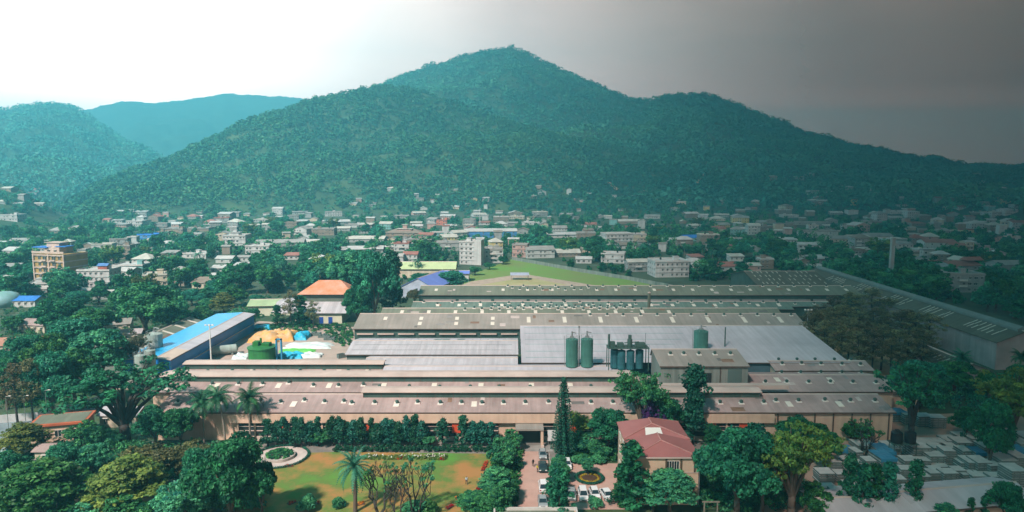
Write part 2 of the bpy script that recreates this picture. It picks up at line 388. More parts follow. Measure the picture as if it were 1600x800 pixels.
L_conif = leafmat('leaf_conifer', (0.002, 0.042, 0.034), (0.025, 0.16, 0.09), transl=0.1)
L_flower = leafmat('leaf_flower', (0.04, 0.012, 0.09), (0.16, 0.035, 0.20))
L_grey = leafmat('leaf_grey', (0.05, 0.075, 0.04), (0.17, 0.19, 0.10))
M_bark = mat('bark', (0.11, 0.085, 0.065), rough=0.9, scale=1.5, stretch=(1, 1, 0.2))
M_barkpale = mat('bark_pale', (0.24, 0.21, 0.17), rough=0.9, scale=1.5)
M_barkdark = mat('bark_dark', (0.05, 0.045, 0.04), rough=0.9, scale=1.5)
TREE = {}                                              # kind -> (trunk mesh, trunk mat..., crown mesh, nominal height, nominal crown width, name, category)
def limbs(mb, base_r, h0, tips, n=6, fork=None, wob=0.5):
    """a trunk to h0 then limbs to the given tips, all tapered"""
    mb.path([(0,0,-0.3), (rng.normal(0, .08), rng.normal(0, .08), h0*0.5), (0,0,h0)], [base_r*1.25, base_r, base_r*0.85], n=8)
    for tp in tips:
        m = Vector((tp[0]*0.45 + rng.normal(0, wob*0.3), tp[1]*0.45 + rng.normal(0, wob*0.3), h0 + (tp[2]-h0)*0.55))
        mb.path([(0,0,h0*0.96), tuple(m), tuple(tp)], [base_r*0.55, base_r*0.3, base_r*0.08], n=n)
        for q in range(2):
            e = m + Vector((tp[0]*0.35 + rng.normal(0, abs(tp[0])*.3+.4), tp[1]*0.35 + rng.normal(0, abs(tp[1])*.3+.4), (tp[2]-m.z)*0.8))
            mb.path([tuple(m), tuple(e)], [base_r*0.24, base_r*0.06], n=5)
def regtree(kind, trunk_mb, tmat, crown_me, h, wd, name, cat):
    TREE[kind] = (trunk_mb.mesh(name + '_trunk', tmat, smooth=True) if trunk_mb else None, crown_me, h, wd, name, cat)
def ring_tips(n, r, z, zj=0.8): return [(r*math.cos(6.283*k/n + rng.uniform(-.3,.3))*rng.uniform(.6,1), r*math.sin(6.283*k/n + rng.uniform(-.3,.3))*rng.uniform(.6,1), z + rng.uniform(-zj, zj)) for k in range(n)]
def broad(kind, mt, n, per, leaf, rx, rz, cz, h0, cr, lump=0.3, flat=0.7, up=0.35, shell=0.5, bottom=-0.45, name='leafy_tree', cat='tree', tsd=0.17, trunk=M_bark, tr=0.35, mean=0.45, lobes=None):
    mb = MB(); limbs(mb, tr, h0, ring_tips(6, rx*0.6, cz + rz*0.2))
    P = lobe_points(n, rx, rz, cz, *lobes) if lobes else ell_points(n, rx, rx, rz, cz, lump, shell, bottom)
    me = clumps_mesh(name + '_crown', P, cr * rng.uniform(0.7, 1.35, n), per, leaf, mt, flat, up, tone_sd=tsd, mean=mean)
    regtree(kind, mb, trunk, me, cz + rz, rx * 2, name, cat)
# foreground kinds (height ~10 m, width ~9 m nominal; leaves about 0.35 m)
broad('mango', L_dark, 430, 52, 0.20, 4.3, 4.0, 6.0, 2.4, 0.62, name='mango_tree', lobes=(15, .38))
broad('mango2', L_dark, 400, 52, 0.20, 4.3, 4.2, 5.6, 2.2, 0.62, name='mango_tree', lobes=(10, .46))
broad('bushy', L_mid, 360, 52, 0.20, 4.2, 4.0, 5.8, 2.4, 0.6, name='leafy_tree', tsd=0.22, lobes=(13, .38))
broad('bushy2', L_mid, 300, 50, 0.22, 4.2, 4.4, 5.4, 2.0, 0.62, name='leafy_tree', tsd=0.25, lobes=(9, .42))
broad('olive', L_olive, 320, 46, 0.20, 4.3, 3.6, 6.2, 3.0, 0.6, name='leafy_tree', tsd=0.2, lobes=(14, .34))
def layered(kind, mt, layers, name, leaf=0.24, per=46):
    """feathery flat-topped tree: tiers of thin drooping sprays"""
    P, rr = [], []
    for (z, r, n) in layers:
        for k in range(n):
            a = rng.uniform(0, 6.283); q = r * math.sqrt(rng.uniform(0.05, 1)); P.append((q*math.cos(a), q*math.sin(a), z - 0.09*q*q/ max(r,1)*2 + rng.normal(0, .22))); rr.append(rng.uniform(0.6, 1.15))
    me = clumps_mesh(name + '_crown', np.array(P), np.array(rr), per, leaf, mt, flat=0.28, up=1.3, tone_sd=0.22, mean=0.5)
    mb = MB(); limbs(mb, 0.33, 3.2, ring_tips(7, 3.0, 7.0))
    regtree(kind, mb, M_bark, me, layers[-1][0] + .4, layers[0][1] * 2, name, 'tree')
layered('feather', L_mid, [(5.2,4.8,60),(6.6,4.7,70),(7.9,4.0,60),(9.0,2.9,40),(9.7,1.6,18)], 'rain_tree')
layered('feathery', L_light, [(4.8,4.6,50),(6.2,4.6,60),(7.6,3.9,50),(8.8,2.8,34),(9.6,1.5,14)], 'gulmohar_tree')
# big spreading tree: thick dark limbs showing under a thin crown
def spreading(kind, mt, name, density=150, per=38, tmat=M_barkdark):
    mb = MB(); tips = [(-5.2,-0.5,8.6),(-3.6,2.2,10),(-1.2,-2.5,10.6),(0.8,2.6,11.2),(2.8,-1.2,10.2),(4.6,1.2,9.4),(6.0,-0.6,8.8),(-2.2,0.4,11.4),(3.2,2.4,11)]
    mb.path([(0,0,-.3),(0.1,0,1.6),(0,0,3.0)], [0.75,0.55,0.5], n=9)
    ends = []
    for tp in tips:
        m1 = Vector((tp[0]*.3, tp[1]*.3, 3 + (tp[2]-3)*.38)); m2 = Vector((tp[0]*.68 + rng.normal(0,.3), tp[1]*.68, 3 + (tp[2]-3)*.74))
        mb.path([(0,0,2.6), tuple(m1), tuple(m2), tp], [0.34,0.24,0.14,0.04], n=7); ends += [m2, Vector(tp)]
        for q in range(5):
            s = m1.lerp(m2, rng.uniform(.2, 1)); e = s + Vector((rng.normal(tp[0]*.2,.9), rng.normal(tp[1]*.2,.9), rng.uniform(.8,2.2)))
            mb.path([tuple(s), tuple(s.lerp(e,.5)+Vector((0,0,-.1))), tuple(e)], [0.11,0.07,0.02], n=5); ends.append(e)
    E_ = np.array([e[:] for e in ends]); idx = rng.integers(0, len(E_), density)
    P = E_[idx] + rng.normal(0, 1, (density, 3)) * np.array([1.0, 1.0, .45])
    me = clumps_mesh(name + '_crown', P, rng.uniform(.5, 1.0, density), per, 0.22, mt, flat=.45, up=.8, tone_sd=.2)
    regtree(kind, mb, tmat, me, 12.0, 12.0, name, 'tree')
spreading('spread', L_dark, 'rain_tree', density=140)
spreading('spreadthin', L_grey, 'rain_tree', density=110)
spreading('spreadlight', L_light, 'gulmohar_tree', density=230, tmat=M_bark)
spreading('spreadmid', L_mid, 'rain_tree', density=230, tmat=M_bark)
# bare crooked frangipani
def frangipani(kind, leafn):
    mb = MB(); ends = []
    def grow(p, d, L, r, lev):
        q = p + d * L; mid = p.lerp(q, .5) + Vector((rng.normal(0,.12), rng.normal(0,.12), 0)) * L
        mb.path([tuple(p), tuple(mid), tuple(q)], [r, r*.85, r*.7], n=6)
        if lev == 0: ends.append(q); return
        for k in range(2 if rng.uniform() < .65 else 3):
            nd = (d + Vector((rng.normal(0,.55), rng.normal(0,.55), rng.uniform(.05,.5)))).normalized(); grow(q, nd, L*rng.uniform(.68,.9), r*.66, lev-1)
    for k in range(3):
        a = k*2.1 + rng.uniform(0,.6); grow(Vector((0,0,0)), Vector((math.cos(a)*.45, math.sin(a)*.45, 1)).normalized(), 2.3, .2, 4)
    E_ = np.array([e[:] for e in ends]); P = E_[rng.integers(0, len(E_), leafn)]
    me = clumps_mesh('frangipani_crown', P, rng.uniform(.2,.42,leafn), 12, .17, L_mid, up=.8)
    regtree(kind, mb, M_barkdark, me, float(E_[:,2].max()), float(np.ptp(E_[:,0])), 'frangipani_tree', 'tree')
frangipani('frangi', 24); frangipani('frangi2', 80)
# palms
def palm(kind, h, fr, L, n_fr, name, droop=1.0, width=.34, seg=7, leaflets=13, trunk_r=.16, erect=.9, tm=M_barkpale, lean=0.5):
    mb = MB(); pts = [(lean*(t**2), 0.1*math.sin(3*t), h*t - .3*(1-t)) for t in np.linspace(0, 1, 7)]
    mb.path(pts, [trunk_r*(1.35 - .55*t) for t in np.linspace(0, 1, 7)], n=8)
    top = np.array(pts[-1]); V, Q, T = [], [], []
    for k in range(n_fr):
        a = k * 2.399 + rng.uniform(-.2, .2); el = erect * (1 - 1.55 * k / n_fr) + rng.normal(0, .07); l = L * rng.uniform(.85, 1.1)
        dirh = np.array([math.cos(a), math.sin(a), 0]); side = np.array([-math.sin(a), math.cos(a), 0]); p = top.copy(); e = el; tn = rng.uniform(.15, .85)
        st = l / leaflets
        for j in range(leaflets):
            q = p + st * (dirh * math.cos(e) + np.array([0,0,math.sin(e)])); u = (j + .5) / leaflets
            wl = width * l * (math.sin(math.pi * min(1, .12 + u * .9)) ** .7) * .52 + .05
            for sgn in (-1, 1):
                tip = p + .65*(q-p) + sgn * side * wl + dirh * wl * .55 - np.array([0,0,1]) * wl * .38
                i = len(V); V += [p, q, tip]; Q.append((i, i+1, i+2)); T.append(tn + rng.normal(0, .1))
            p = q; e -= droop * (0.10 + .16*u) * (7/ (leaflets*.75))
    V = np.array(V); me = np_mesh(name + '_crown', V, np.array(Q), L_palm)
    att = me.attributes.new('tone', 'FLOAT', 'POINT'); att.data.foreach_set('value', np.repeat(np.clip(T, 0, 1), 3).astype(np.float32))
    regtree(kind, mb, tm, me, float(V[:,2].max()), float(np.ptp(V[:,0])), name, 'palm tree')
palm('coco', 8.5, 0, 3.7, 32, 'coconut_palm', droop=.85, erect=1.25, width=.44)
palm('coco2', 9.0, 0, 3.6, 30, 'coconut_palm', droop=.95, erect=1.2, lean=-.9, width=.44)
palm('date', 6.4, 0, 4.2, 46, 'date_palm', droop=.8, erect=1.25, width=.2, trunk_r=.3, lean=0, tm=M_bark)
# conifers and columns
def column(kind, mt, h, r, n, per, leaf, name, z0=.3, shape=lambda t: (1-t)**.6, cr=.45, tsd=.15, trunk=M_barkdark, jit=.12, cat='tree', flat=.8):
    t = rng.uniform(0, 1, n) ** .8; a = rng.uniform(0, 6.283, n); q = np.array([shape(k) for k in t]) * r * np.sqrt(rng.uniform(.25, 1, n)) * (1 + rng.normal(0, jit, n))
    P = np.stack([q*np.cos(a), q*np.sin(a), z0 + t*(h-z0)], -1)
    me = clumps_mesh(name + '_crown', P, cr*rng.uniform(.6,1.3,n), per, leaf, mt, flat=flat, up=.2, tone_sd=tsd)
    mb = MB(); mb.path([(0,0,-.2),(0,0,h*.6),(0,0,h*.97)], [.2,.12,.03], n=7)
    regtree(kind, mb, trunk, me, h, r*2, name, cat)
column('ashoka', L_conif, 6.0, 1.3, 60, 40, .2, 'ashoka_tree', z0=1.0, shape=lambda t: min(1, .75+.5*t) * (1-t**4)**.8 + .05, cr=.5)
column('ashoka2', L_conif, 6.0, 1.2, 46, 40, .2, 'ashoka_tree', z0=.8, shape=lambda t: (1-t)**.35*(.7+.3*math.sin(7*t)), cr=.5, jit=.35)
column('column', L_dark, 8.0, 1.3, 70, 40, .2, 'ashoka_tree', z0=.2, shape=lambda t: (1-t)**.5*(.9+.12*math.sin(7*t)), cr=.5, jit=.55)
column('cypress', L_conif, 12.0, 2.5, 120, 44, .24, 'cypress_tree', z0=1.5, shape=lambda t: (1-t)**.5*(.7+.35*math.sin(8*t+1)), cr=.8, jit=.35)
def araucaria(kind):
    h = 16; P, rr = [], []; mb = MB(); mb.path([(0,0,-.2),(0,0,8),(0,0,16)], [.28,.16,.03], n=8)
    for z in np.arange(1.6, 15.8, .52):
        r = 2.7 * (1 - z/16.2) ** .85 + .12
        for k in range(7):
            a = k*.8976 + z*1.7; mb.path([(0,0,z),(r*math.cos(a), r*math.sin(a), z+.22*r)], [.05,.015], n=4)
            for q in np.linspace(.25, 1, max(2, int(r*2.4))): P.append((q*r*math.cos(a), q*r*math.sin(a), z + .26*r*q*q)); rr.append(.30)
    me = clumps_mesh('araucaria_crown', np.array(P), np.array(rr), 15, .15, L_conif, flat=.7, tone_sd=.15)
    regtree(kind, mb, M_barkdark, me, 16, 5.4, 'araucaria_tree', 'tree')
araucaria('araucaria')
# casuarina: bare tall trunk, thin olive crown high up
def casuarina(kind):
    mb = MB(); mb.path([(0,0,-.2),(.1,0,5),(0,.1,11.5)], [.2,.16,.04], n=7); P = []
    for k in range(46):
        z = rng.uniform(5.2, 12.5); a = rng.uniform(0, 6.283); r = (2.6 if z < 10 else 1.7) * rng.uniform(.2, 1); e = (r*math.cos(a), r*math.sin(a), z)
        mb.path([(0,.05,z-1.2), e], [.05,.012], n=4); P.append(e)
    me = clumps_mesh('casuarina_crown', np.array(P), rng.uniform(.5,1.0,len(P)), 52, .17, L_casu, flat=.8, up=.3, tone_sd=.2)
    regtree(kind, mb, M_barkdark, me, 13, 5.6, 'casuarina_tree', 'tree')
casuarina('casu')
# shrubs and town kinds (coarser leaves: they are 300-900 m away)
broad('shrub', L_mid, 46, 46, .15, 1.0, .8, .75, .3, .36, name='shrub', cat='shrub', tr=.06, lump=.4)
broad('bougain', L_flower, 70, 46, .18, 1.5, 2.0, 2.4, .8, .5, name='bougainvillea_bush', cat='shrub', tr=.08, lump=.5)
broad('town1', L_dark, 100, 40, .46, 4.2, 4.0, 5.4, 2, 1.25, lump=.5, name='leafy_tree', tsd=.2)
broad('town2', L_mid, 92, 40, .46, 4.2, 4.4, 5.2, 2, 1.25, lump=.7, name='leafy_tree', tsd=.22)
broad('town3', L_light, 88, 40, .46, 4.2, 3.4, 5.4, 2, 1.2, lump=.6, name='leafy_tree', tsd=.2, mean=.35)
broad('town4', L_dark, 86, 40, .46, 3.0, 5.6, 6.2, 2, 1.2, lump=.6, name='leafy_tree', tsd=.2)
palm('townpalm', 8.0, 0, 3.9, 18, 'coconut_palm', droop=1.4, erect=1.1, leaflets=7)
TREEPROTO = {}
def tree(kind, px, py, hpx, wpx, label, group=None, rot=None, loc=None, name=None):
    """a tree whose foot is at the photo position, hpx tall and wpx wide in photo pixels"""
    p = loc if loc is not None else at(px, py); k = ppm(p)
    tm, cm, h, wd, nm, cat = TREE[kind]
    sz = hpx / k / h / math.cos(math.atan2(CAMH, p.y)) ; sx = wpx / k / wd
    rz = rng.uniform(0, 6.283) if rot is None else rot
    if kind not in TREEPROTO:
        o = thing(nm, label, cat, p, rz, group); ch = []
        if tm: ch.append(link('trunk', tm, o))
        ch.append(link('crown', cm, o)); TREEPROTO[kind] = (o, ch); o.scale = (sx, sx, sz)
    else:
        o = copy_tree(*TREEPROTO[kind], p, rz, (sx, sx, sz), label, group)
    return o
# ------------------------------------------------------------------ surfaces of the compound
def ribs(m, pitch, axis, strength):
    """corrugation ribs as bump on a roof material"""
    t = m.node_tree; b = t.nodes['Principled BSDF']
    w_ = t.nodes.new('ShaderNodeTexWave'); w_.wave_type = 'BANDS'; w_.bands_direction = axis; w_.inputs['Scale'].default_value = 0.314 / pitch; w_.inputs['Distortion'].default_value = 0
    c = t.nodes.new('ShaderNodeTexCoord'); t.links.new(c.outputs['Object'], w_.inputs['Vector'])
    bn = t.nodes.new('ShaderNodeBump'); bn.inputs['Strength'].default_value = strength; bn.inputs['Distance'].default_value = 0.05
    t.links.new(w_.outputs['Fac'], bn.inputs['Height']); t.links.new(bn.outputs[0], b.inputs['Normal']); return m
M_asb = ribs(mat('roof_cement_sheet', (0.44, 0.325, 0.305), rough=0.85, col2=(0.27, 0.205, 0.19), scale=0.09, detail=9, streak=0.22), .5, 'X', .25)
M_asb2 = ribs(mat('roof_grey_sheet', (0.34, 0.30, 0.27), rough=0.85, col2=(0.24, 0.22, 0.19), scale=0.07, detail=9, streak=0.2), .5, 'X', .25)
M_asb3 = ribs(mat('roof_olive_sheet', (0.20, 0.22, 0.165), rough=0.85, col2=(0.14, 0.16, 0.12), scale=0.06, detail=9, streak=0.25), .5, 'X', .25)
M_asbteal = ribs(mat('roof_weathered_sheet', (0.17, 0.235, 0.195), rough=0.85, col2=(0.10, 0.165, 0.14), scale=0.12, detail=9, streak=0.3), .5, 'X', .25)
M_ridgecap = mat('ridge_capping', (0.52, 0.42, 0.37), rough=0.8, col2=(0.40, 0.32, 0.28), scale=0.15)
M_white = ribs(mat('roof_white_sheet', (0.52, 0.49, 0.51), rough=0.5, col2=(0.40, 0.385, 0.41), scale=0.12, detail=9, streak=0.28), .8, 'X', .15)
M_lav = mat('roof_plain_sheet', (0.53, 0.505, 0.54), rough=0.5, col2=(0.40, 0.385, 0.42), scale=0.07, detail=8, streak=.2)
M_cream = mat('wall_cream', (0.62, 0.45, 0.335), rough=0.85, col2=(0.50, 0.35, 0.26), scale=0.18, detail=8, streak=0.15)
M_louvre = mat('louvre_shade_dark', (0.055, 0.10, 0.085), rough=0.8, col2=(0.03, 0.06, 0.05), scale=0.3)  # louvre sheet; on the lantern fronts the shade is put into its colour
M_opening = mat('opening_dark', (0.018, 0.028, 0.028), rough=0.6, var=.1)
M_red = mat('panel_red', (0.55, 0.075, 0.03), rough=0.6, var=.08)
M_skyl = mat('skylight_sheet', (0.70, 0.64, 0.55), rough=0.35, var=.06)
M_collar = mat('vent_collar', (0.72, 0.68, 0.62), rough=0.6, var=.05)
M_ventd = mat('vent_dark', (0.05, 0.10, 0.085), rough=0.5, var=.1)
M_pipe = mat('downpipe', (0.10, 0.07, 0.055), rough=0.7, var=.1)
M_steel = mat('steel_grey', (0.30, 0.33, 0.33), rough=0.45, metal=.5, var=.1)
M_greywall = mat('wall_grey_concrete', (0.30, 0.32, 0.29), rough=0.9, col2=(0.17, 0.22, 0.20), scale=0.25, detail=8, streak=0.4, stretch=(1, 1, .25))
M_galv = mat('sheet_wall_dark', (0.13, 0.17, 0.16), rough=0.7, var=.12)
# vents: a pale collar with a dark cowl, standing on the slope
def vent_meshes():
    mb = MB(); mb.box(-.62,.62,-.62,.62,-.25,.10); mb.lathe([(.34,.1),(.34,.42),(.46,.5),(.42,.72),(.16,.88)], 10, m=1)
    return mb.mesh('ventilator', [M_collar, M_ventd])
ME_VENT = vent_meshes()
def skyl_mesh(w_, l_): return MB().box(-w_/2, w_/2, -l_/2, l_/2, -.02, .06).mesh('skylight', M_skyl)
M_skyold = mat('skylight_old', (.42,.42,.36), rough=.6, var=.12)
def skyl_old(w_, l_): return MB().box(-w_/2, w_/2, -l_/2, l_/2, -.02, .06).mesh('skylight', M_skyold)
ME_SKY = {(1.3, 2.4): skyl_mesh(1.3, 2.4), (1.3, 4.5): skyl_mesh(1.3, 4.5), (.8, 3.2): skyl_old(.5, 2.6)}
def on_slope(parent, me, x, y, z, pitch, name):
    o = link(name, me, parent, (x, y, z)); o.rotation_euler.x = pitch; return o
PATCH = [mat('patch_rust', (.25,.15,.10), rough=.9, var=.2), mat('patch_dark', (.17,.16,.15), rough=.9, var=.15), mat('patch_pale', (.52,.44,.41), rough=.8, var=.1), mat('patch_grey', (.28,.26,.25), rough=.9, var=.15)]
class Hall:
    """a long gabled shed running along X (or turned), eaves at y0 (front) and y1, ridge between"""
    def __init__(s, label, x0, x1, y0, y1, ze, zr, yr=None, roofm=None, wallm=None, cat='factory shed', name='factory_hall', group=None, loc=(0,0,0), rotz=0, over=.5, zb=0.0, gable_in=0.0, thick=.18):
        s.x0, s.x1, s.y0, s.y1, s.ze, s.zr = x0, x1, y0, y1, ze, zr; s.yr = (y0+y1)/2 if yr is None else yr
        s.t = thing(name, label, cat, loc, rotz, group); roofm = roofm or M_asb; wallm = wallm or M_cream
        dz = .03
        w_ = MB(); w_.extrude_x([(y0, zb), (y0, ze-dz-thick), (s.yr, zr-dz-thick), (y1, ze-dz-thick), (y1, zb)], x0, x1)
        s.wall = w_.build('wall', wallm, s.t)
        p = (zr-ze)/(s.yr-y0); p2 = (zr-ze)/(y1-s.yr); f = y0-over; fz = ze-over*p; b = y1+over; bz = ze-over*p2
        r = MB(); r.extrude_x([(f, fz-thick), (f, fz), (s.yr, zr), (b, bz), (b, bz-thick), (s.yr, zr-thick)], x0-over, x1+over)
        s.roof = r.build('roof', roofm, s.t)
        c = MB(); c.extrude_x([(s.yr-.35, zr-.35*p+.012), (s.yr, zr+.10), (s.yr+.35, zr-.35*p2+.012), (s.yr, zr-.02)], x0-over-.02, x1+over+.02)
        s.cap = c.build('ridge_cap', M_ridgecap, s.roof)
        g = MB().box(x0-over, x1+over, f-.16, f-.005, fz-.26, fz+.02); s.gut = g.build('gutter', M_pipe, s.roof)
        s.p = p; s.pitch = math.atan(p)
        if y1-y0 < 30 and roofm in (M_asb, M_asb2, M_asb3, M_asbteal):      # mismatched replacement sheets
            for k in range(int((x1-x0)/11)):
                yy = rng.uniform(y0+.8, s.yr-1.4); w2, l2 = rng.choice([1.0, 2.0, 3.1]), rng.uniform(.7, min(2.6, (s.yr-y0)*.28)); xx = rng.uniform(x0+2, x1-2)
                o = MB().box(-w2/2, w2/2, -l2/2, l2/2, -.01, .022).build('roof_patch', PATCH[int(rng.integers(0, len(PATCH)))], s.roof, loc=(xx, yy, s.z(yy)+.004)); o.rotation_euler.x = s.pitch
    def z(s, y): return s.ze + (y-s.y0)*s.p if y <= s.yr else s.zr - (y-s.yr)*(s.zr-s.ze)/(s.y1-s.yr)
    def vents(s, xs, y, jit=.3):
        for x in xs:
            yy = y + rng.uniform(-jit, jit); on_slope(s.roof, ME_VENT, x + rng.uniform(-.3,.3), yy, s.z(yy), 0, 'ventilator')
    def skyls(s, xs, y, size=(1.3, 2.4)):
        for x in xs: on_slope(s.roof, ME_SKY[size], x, y, s.z(y)+.0, s.pitch if y <= s.yr else -s.pitch, 'skylight')
    def monitor(s, xa, xb, w_=4.0, h=1.5, front=M_louvre, capm=None):
        """raised ridge lantern: louvred sides, their shade put into the dark colour, under a low gabled cap"""
        yf, yb = s.yr-w_/2, s.yr+w_/2; zb_ = s.z(yf)-.2; zt = s.zr+h
        m = MB(); m.box(xa, xb, yf, yb, zb_, zt-.25); pass
        c = MB(); c.extrude_x([(yf-.55, zt-.34), (yf-.55, zt-.16), (s.yr, zt+.22), (yb+.55, zt-.16), (yb+.55, zt-.34), (s.yr, zt-.04)], xa-.4, xb+.4)
        c.build('monitor_roof', capm or M_ridgecap, s.roof)
        b = m; n = int((xb-xa)/4.2)
        for k in range(n+1):
            x = xa + (xb-xa)*k/n; b.box(x-.06, x+.06, yf-.07, yf-.005, s.z(yf)+.02, zt-.36, 1)
        m.build('monitor', [front, M_pipe], s.roof)
def xat(px, Y, Z): return (px-800)/F*(Y*CP-(Z-CAMH)*SP)
lin = lambda a, b, n: [a+(b-a)*k/(n-1) for k in range(n)]
# -------- front hall: the long cream wall to the garden
H1 = Hall('long front factory shed with pinkish roof and cream wall facing the garden', -83, 89, 154, 167, 7.0, 8.6, yr=162, roofm=M_asb)
H1.vents(lin(-80, -40, 9), 158.3, .5); H1.vents(lin(-38, 60, 20), 157.6, .2); H1.vents(lin(63, 87, 5), 158.6, .2)
H1.skyls([-70, -52, -27.5, -9, 66, 78], 157.2); H1.monitor(-36, 60, 3.6, 1.35)
fb = MB()                                              # cream fascia band over the openings, a little proud of the wall
fb.box(-66, 61, 152.9, 153.98, 4.55, 6.55); fb.build('fascia', M_cream, H1.t)
op = MB(); op.box(-64, -3.2, 153.86, 153.95, .6, 4.3); op.box(7.2, 59, 153.86, 153.95, .6, 4.3); op.build('window_band', M_opening, H1.t)
for k, x in enumerate(lin(-64, 58, 32)):
    if -3.3 < x < 7.3: continue
    MB().box(x-.16, x+.16, 153.45, 153.85, 0, 4.55).build('pilaster', M_cream, H1.t)
mu = MB()
for a, b in ((-64, -3.2), (7.2, 59)):
    mu.box(a, b, 153.7, 153.84, 2.3, 2.5); mu.box(a, b, 153.7, 153.84, 3.4, 3.52); mu.box(a, b, 153.6, 153.84, .0, 1.1)
mu.build('window_rail', M_ridgecap, H1.t)
for x in (-54, -33, -21.5, -13, -7, 14.5, 27, 34, 46.6, 54): MB().box(x-1.0, x+1.0, 153.35, 153.44, 2.0, 4.3).build('red_panel', M_red, H1.t)
for x in lin(62, 88, 7): MB().tube((x, 153.7, 0), (x, 153.7, 6.6), .16, .16, 6).build('downpipe', M_pipe, H1.t)
# gate porch of the drive
gp = thing('entrance_porch', 'dark entrance porch with two cream pillars at the head of the drive', 'porch', (4.0, 151.2, 0))
MB().box(-2.6, 2.6, 1.15, 1.55, 0, 4.1).build('doorway', M_opening, gp); MB().box(-3.2, 3.2, -2.0, 1.55, 4.12, 4.5).build('porch_roof', M_asb2, gp)
for sx in (-1, 1): MB().box(sx*2.85-.3, sx*2.85+.3, -1.8, -1.2, 0, 4.1).build('pillar', M_cream, gp)
MB().box(-3.3, -2.6, -2.6, -1.9, 0, .7).build('planter', M_ridgecap, gp); MB().box(2.6, 3.3, -2.6, -1.9, 0, .7).build('planter', M_ridgecap, gp)
nb = thing('notice_board', 'white notice board standing right of the entrance porch', 'sign', (9.3, 151.0, 0))
MB().box(-1.1, 1.1, -.05, .05, 1.0, 3.6).build('board', mat('board_white', (.6,.62,.62), var=.05), nb); MB().box(-1, -.9, .06, .14, 0, 3.4).box(.9, 1, .06, .14, 0, 3.4).build('post', M_steel, nb)
# -------- second and third sheds
H2 = Hall('second factory shed from the garden with a long raised ridge lantern', -91, 60, 167.6, 181, 7.4, 8.9, yr=174.5, roofm=M_asb)
H2.vents(lin(-84, -38, 8), 170.8, .9); H2.vents(lin(-34, 28, 9), 169.3, .2); H2.skyls([-76, -60, -47, -33, -20, -8, 5, 15], 170.4); H2.monitor(-91, 31, 4.4, 1.3)
H3 = Hall('third factory shed from the garden, short, ridge lantern ending at the white roofs', -91, -36, 181.6, 192, 7.2, 8.6, yr=186.6, roofm=M_asb)
H3.vents(lin(-84, -39, 8), 183.4, .4); H3.skyls([-72, -48, -40], 183.4); H3.monitor(-91, -36, 3.4, 1.3)
A1 = Hall('narrow plain white roofed annex in front of the green silos', -35, 31, 181.6, 188.4, 8.4, 9.0, roofm=M_lav, wallm=M_galv, cat='factory annex', name='factory_annex')
W2 = Hall('low white roofed shed behind the annex with thin blue seams', -42, 1.2, 190.0, 199.0, 8.0, 8.8, roofm=M_white, wallm=M_galv)
W1 = Hall('white roofed shed with a row of glazed roof panels along its ridge', -50, 1.4, 201.5, 221.5, 8.0, 9.6, yr=212, roofm=M_white, wallm=M_galv)
for k, x in enumerate(lin(-46, -4, 18)): on_slope(W1.roof, MB().box(-1.08, 1.08, -2.4, 2.4, -.02, .05).mesh('roof_panel', mat('glass_panel_teal', (.16,.27,.28), rough=.3, var=.1) if k in (9, 10, 12) else mat('roof_panel_pale', (.52,.51,.58), rough=.35, var=.05)), x, 216.2, W1.z(216.2), -math.atan(1.6/9.5), 'roof_panel')
sm = MB()
for y in (204.5, 208.5): sm.box(-49, 0, y-.08, y+.08, W1.z(y)+.01, W1.z(y)+.05)
sm.build('roof_seam', M_steel, W1.roof)
W3 = Hall('very large white roofed shed in the middle of the factory', 3.2, 96, 190.4, 224, 8.6, 12.0, yr=222.8, roofm=M_lav, wallm=mat('wall_blue_grey', (.09,.16,.20), var=.15))
sm = MB()
for y, a, b in ((194, 4, 52), (199, 4, 46), (205, 4, 50), (209.4, 4, 53), (215, 4, 55), (220.6, 4, 57)): sm.box(a, b, y-.08, y+.08, W3.z(y)+.005, W3.z(y)+.05)
sm.build('roof_seam', mat('seam_teal', (.16,.36,.36), var=.1), W3.roof)
for x in (19, 23, 42): MB().box(x-1.6, x+1.6, 190.2, 190.38, 4.5, 8.0).build('door', mat('door_blue', (.03,.16,.34), var=.1), W3.t)
# right-hand rows of low pink roofs
R1 = Hall('low pink roofed shed right of the grey building, behind the other', 74, 101, 186, 196.5, 7.6, 8.8, roofm=M_asb); R1.vents(lin(77, 99, 5), 189, .4); R1.vents(lin(77, 98, 5), 192, .2)
R2 = Hall('low pink roofed shed right of the grey building, before the other', 62, 97, 168.5, 185, 7.2, 8.6, yr=178, roofm=M_asb); R2.vents(lin(66, 95, 6), 173, .3); R2.vents(lin(74, 96, 5), 182.5, .2); R2.skyls([70, 84], 175)
R3 = Hall('small shed with many vents at the right end of the front sheds', 90.5, 106, 172, 186, 5.6, 6.6, roofm=M_asb2)
for yy in (173.8, 176.2, 178.4, 181, 183.6): R3.vents(lin(92.5, 104, 6), yy, .2)
# tall grey building
K = Hall('tall grey concrete plant building with stained wall rising above the front roofs', 38.2, 60.6, 170.5, 182.5, 13.2, 14.9, yr=181.0, roofm=M_asb2, wallm=M_greywall, name='plant_building', cat='factory building', over=.35)
K.vents(lin(42, 58, 5), 177.4, .1)
MB().box(49.5, 51.2, 170.36, 170.47, 8.8, 11.3).build('door', M_opening, K.t); MB().box(55.4, 59, 170.36, 170.47, 8.6, 12.4).build('door', mat('door_grey', (.10,.15,.14), var=.1), K.t)
MB().tube((53.4,170.3,8),(53.4,170.3,13),.12,.12,6).build('downpipe', M_pipe, K.t)
MB().box(33, 69, 165.2, 167.2, 8.75, 9.7).build('parapet', M_ridgecap, K.t)
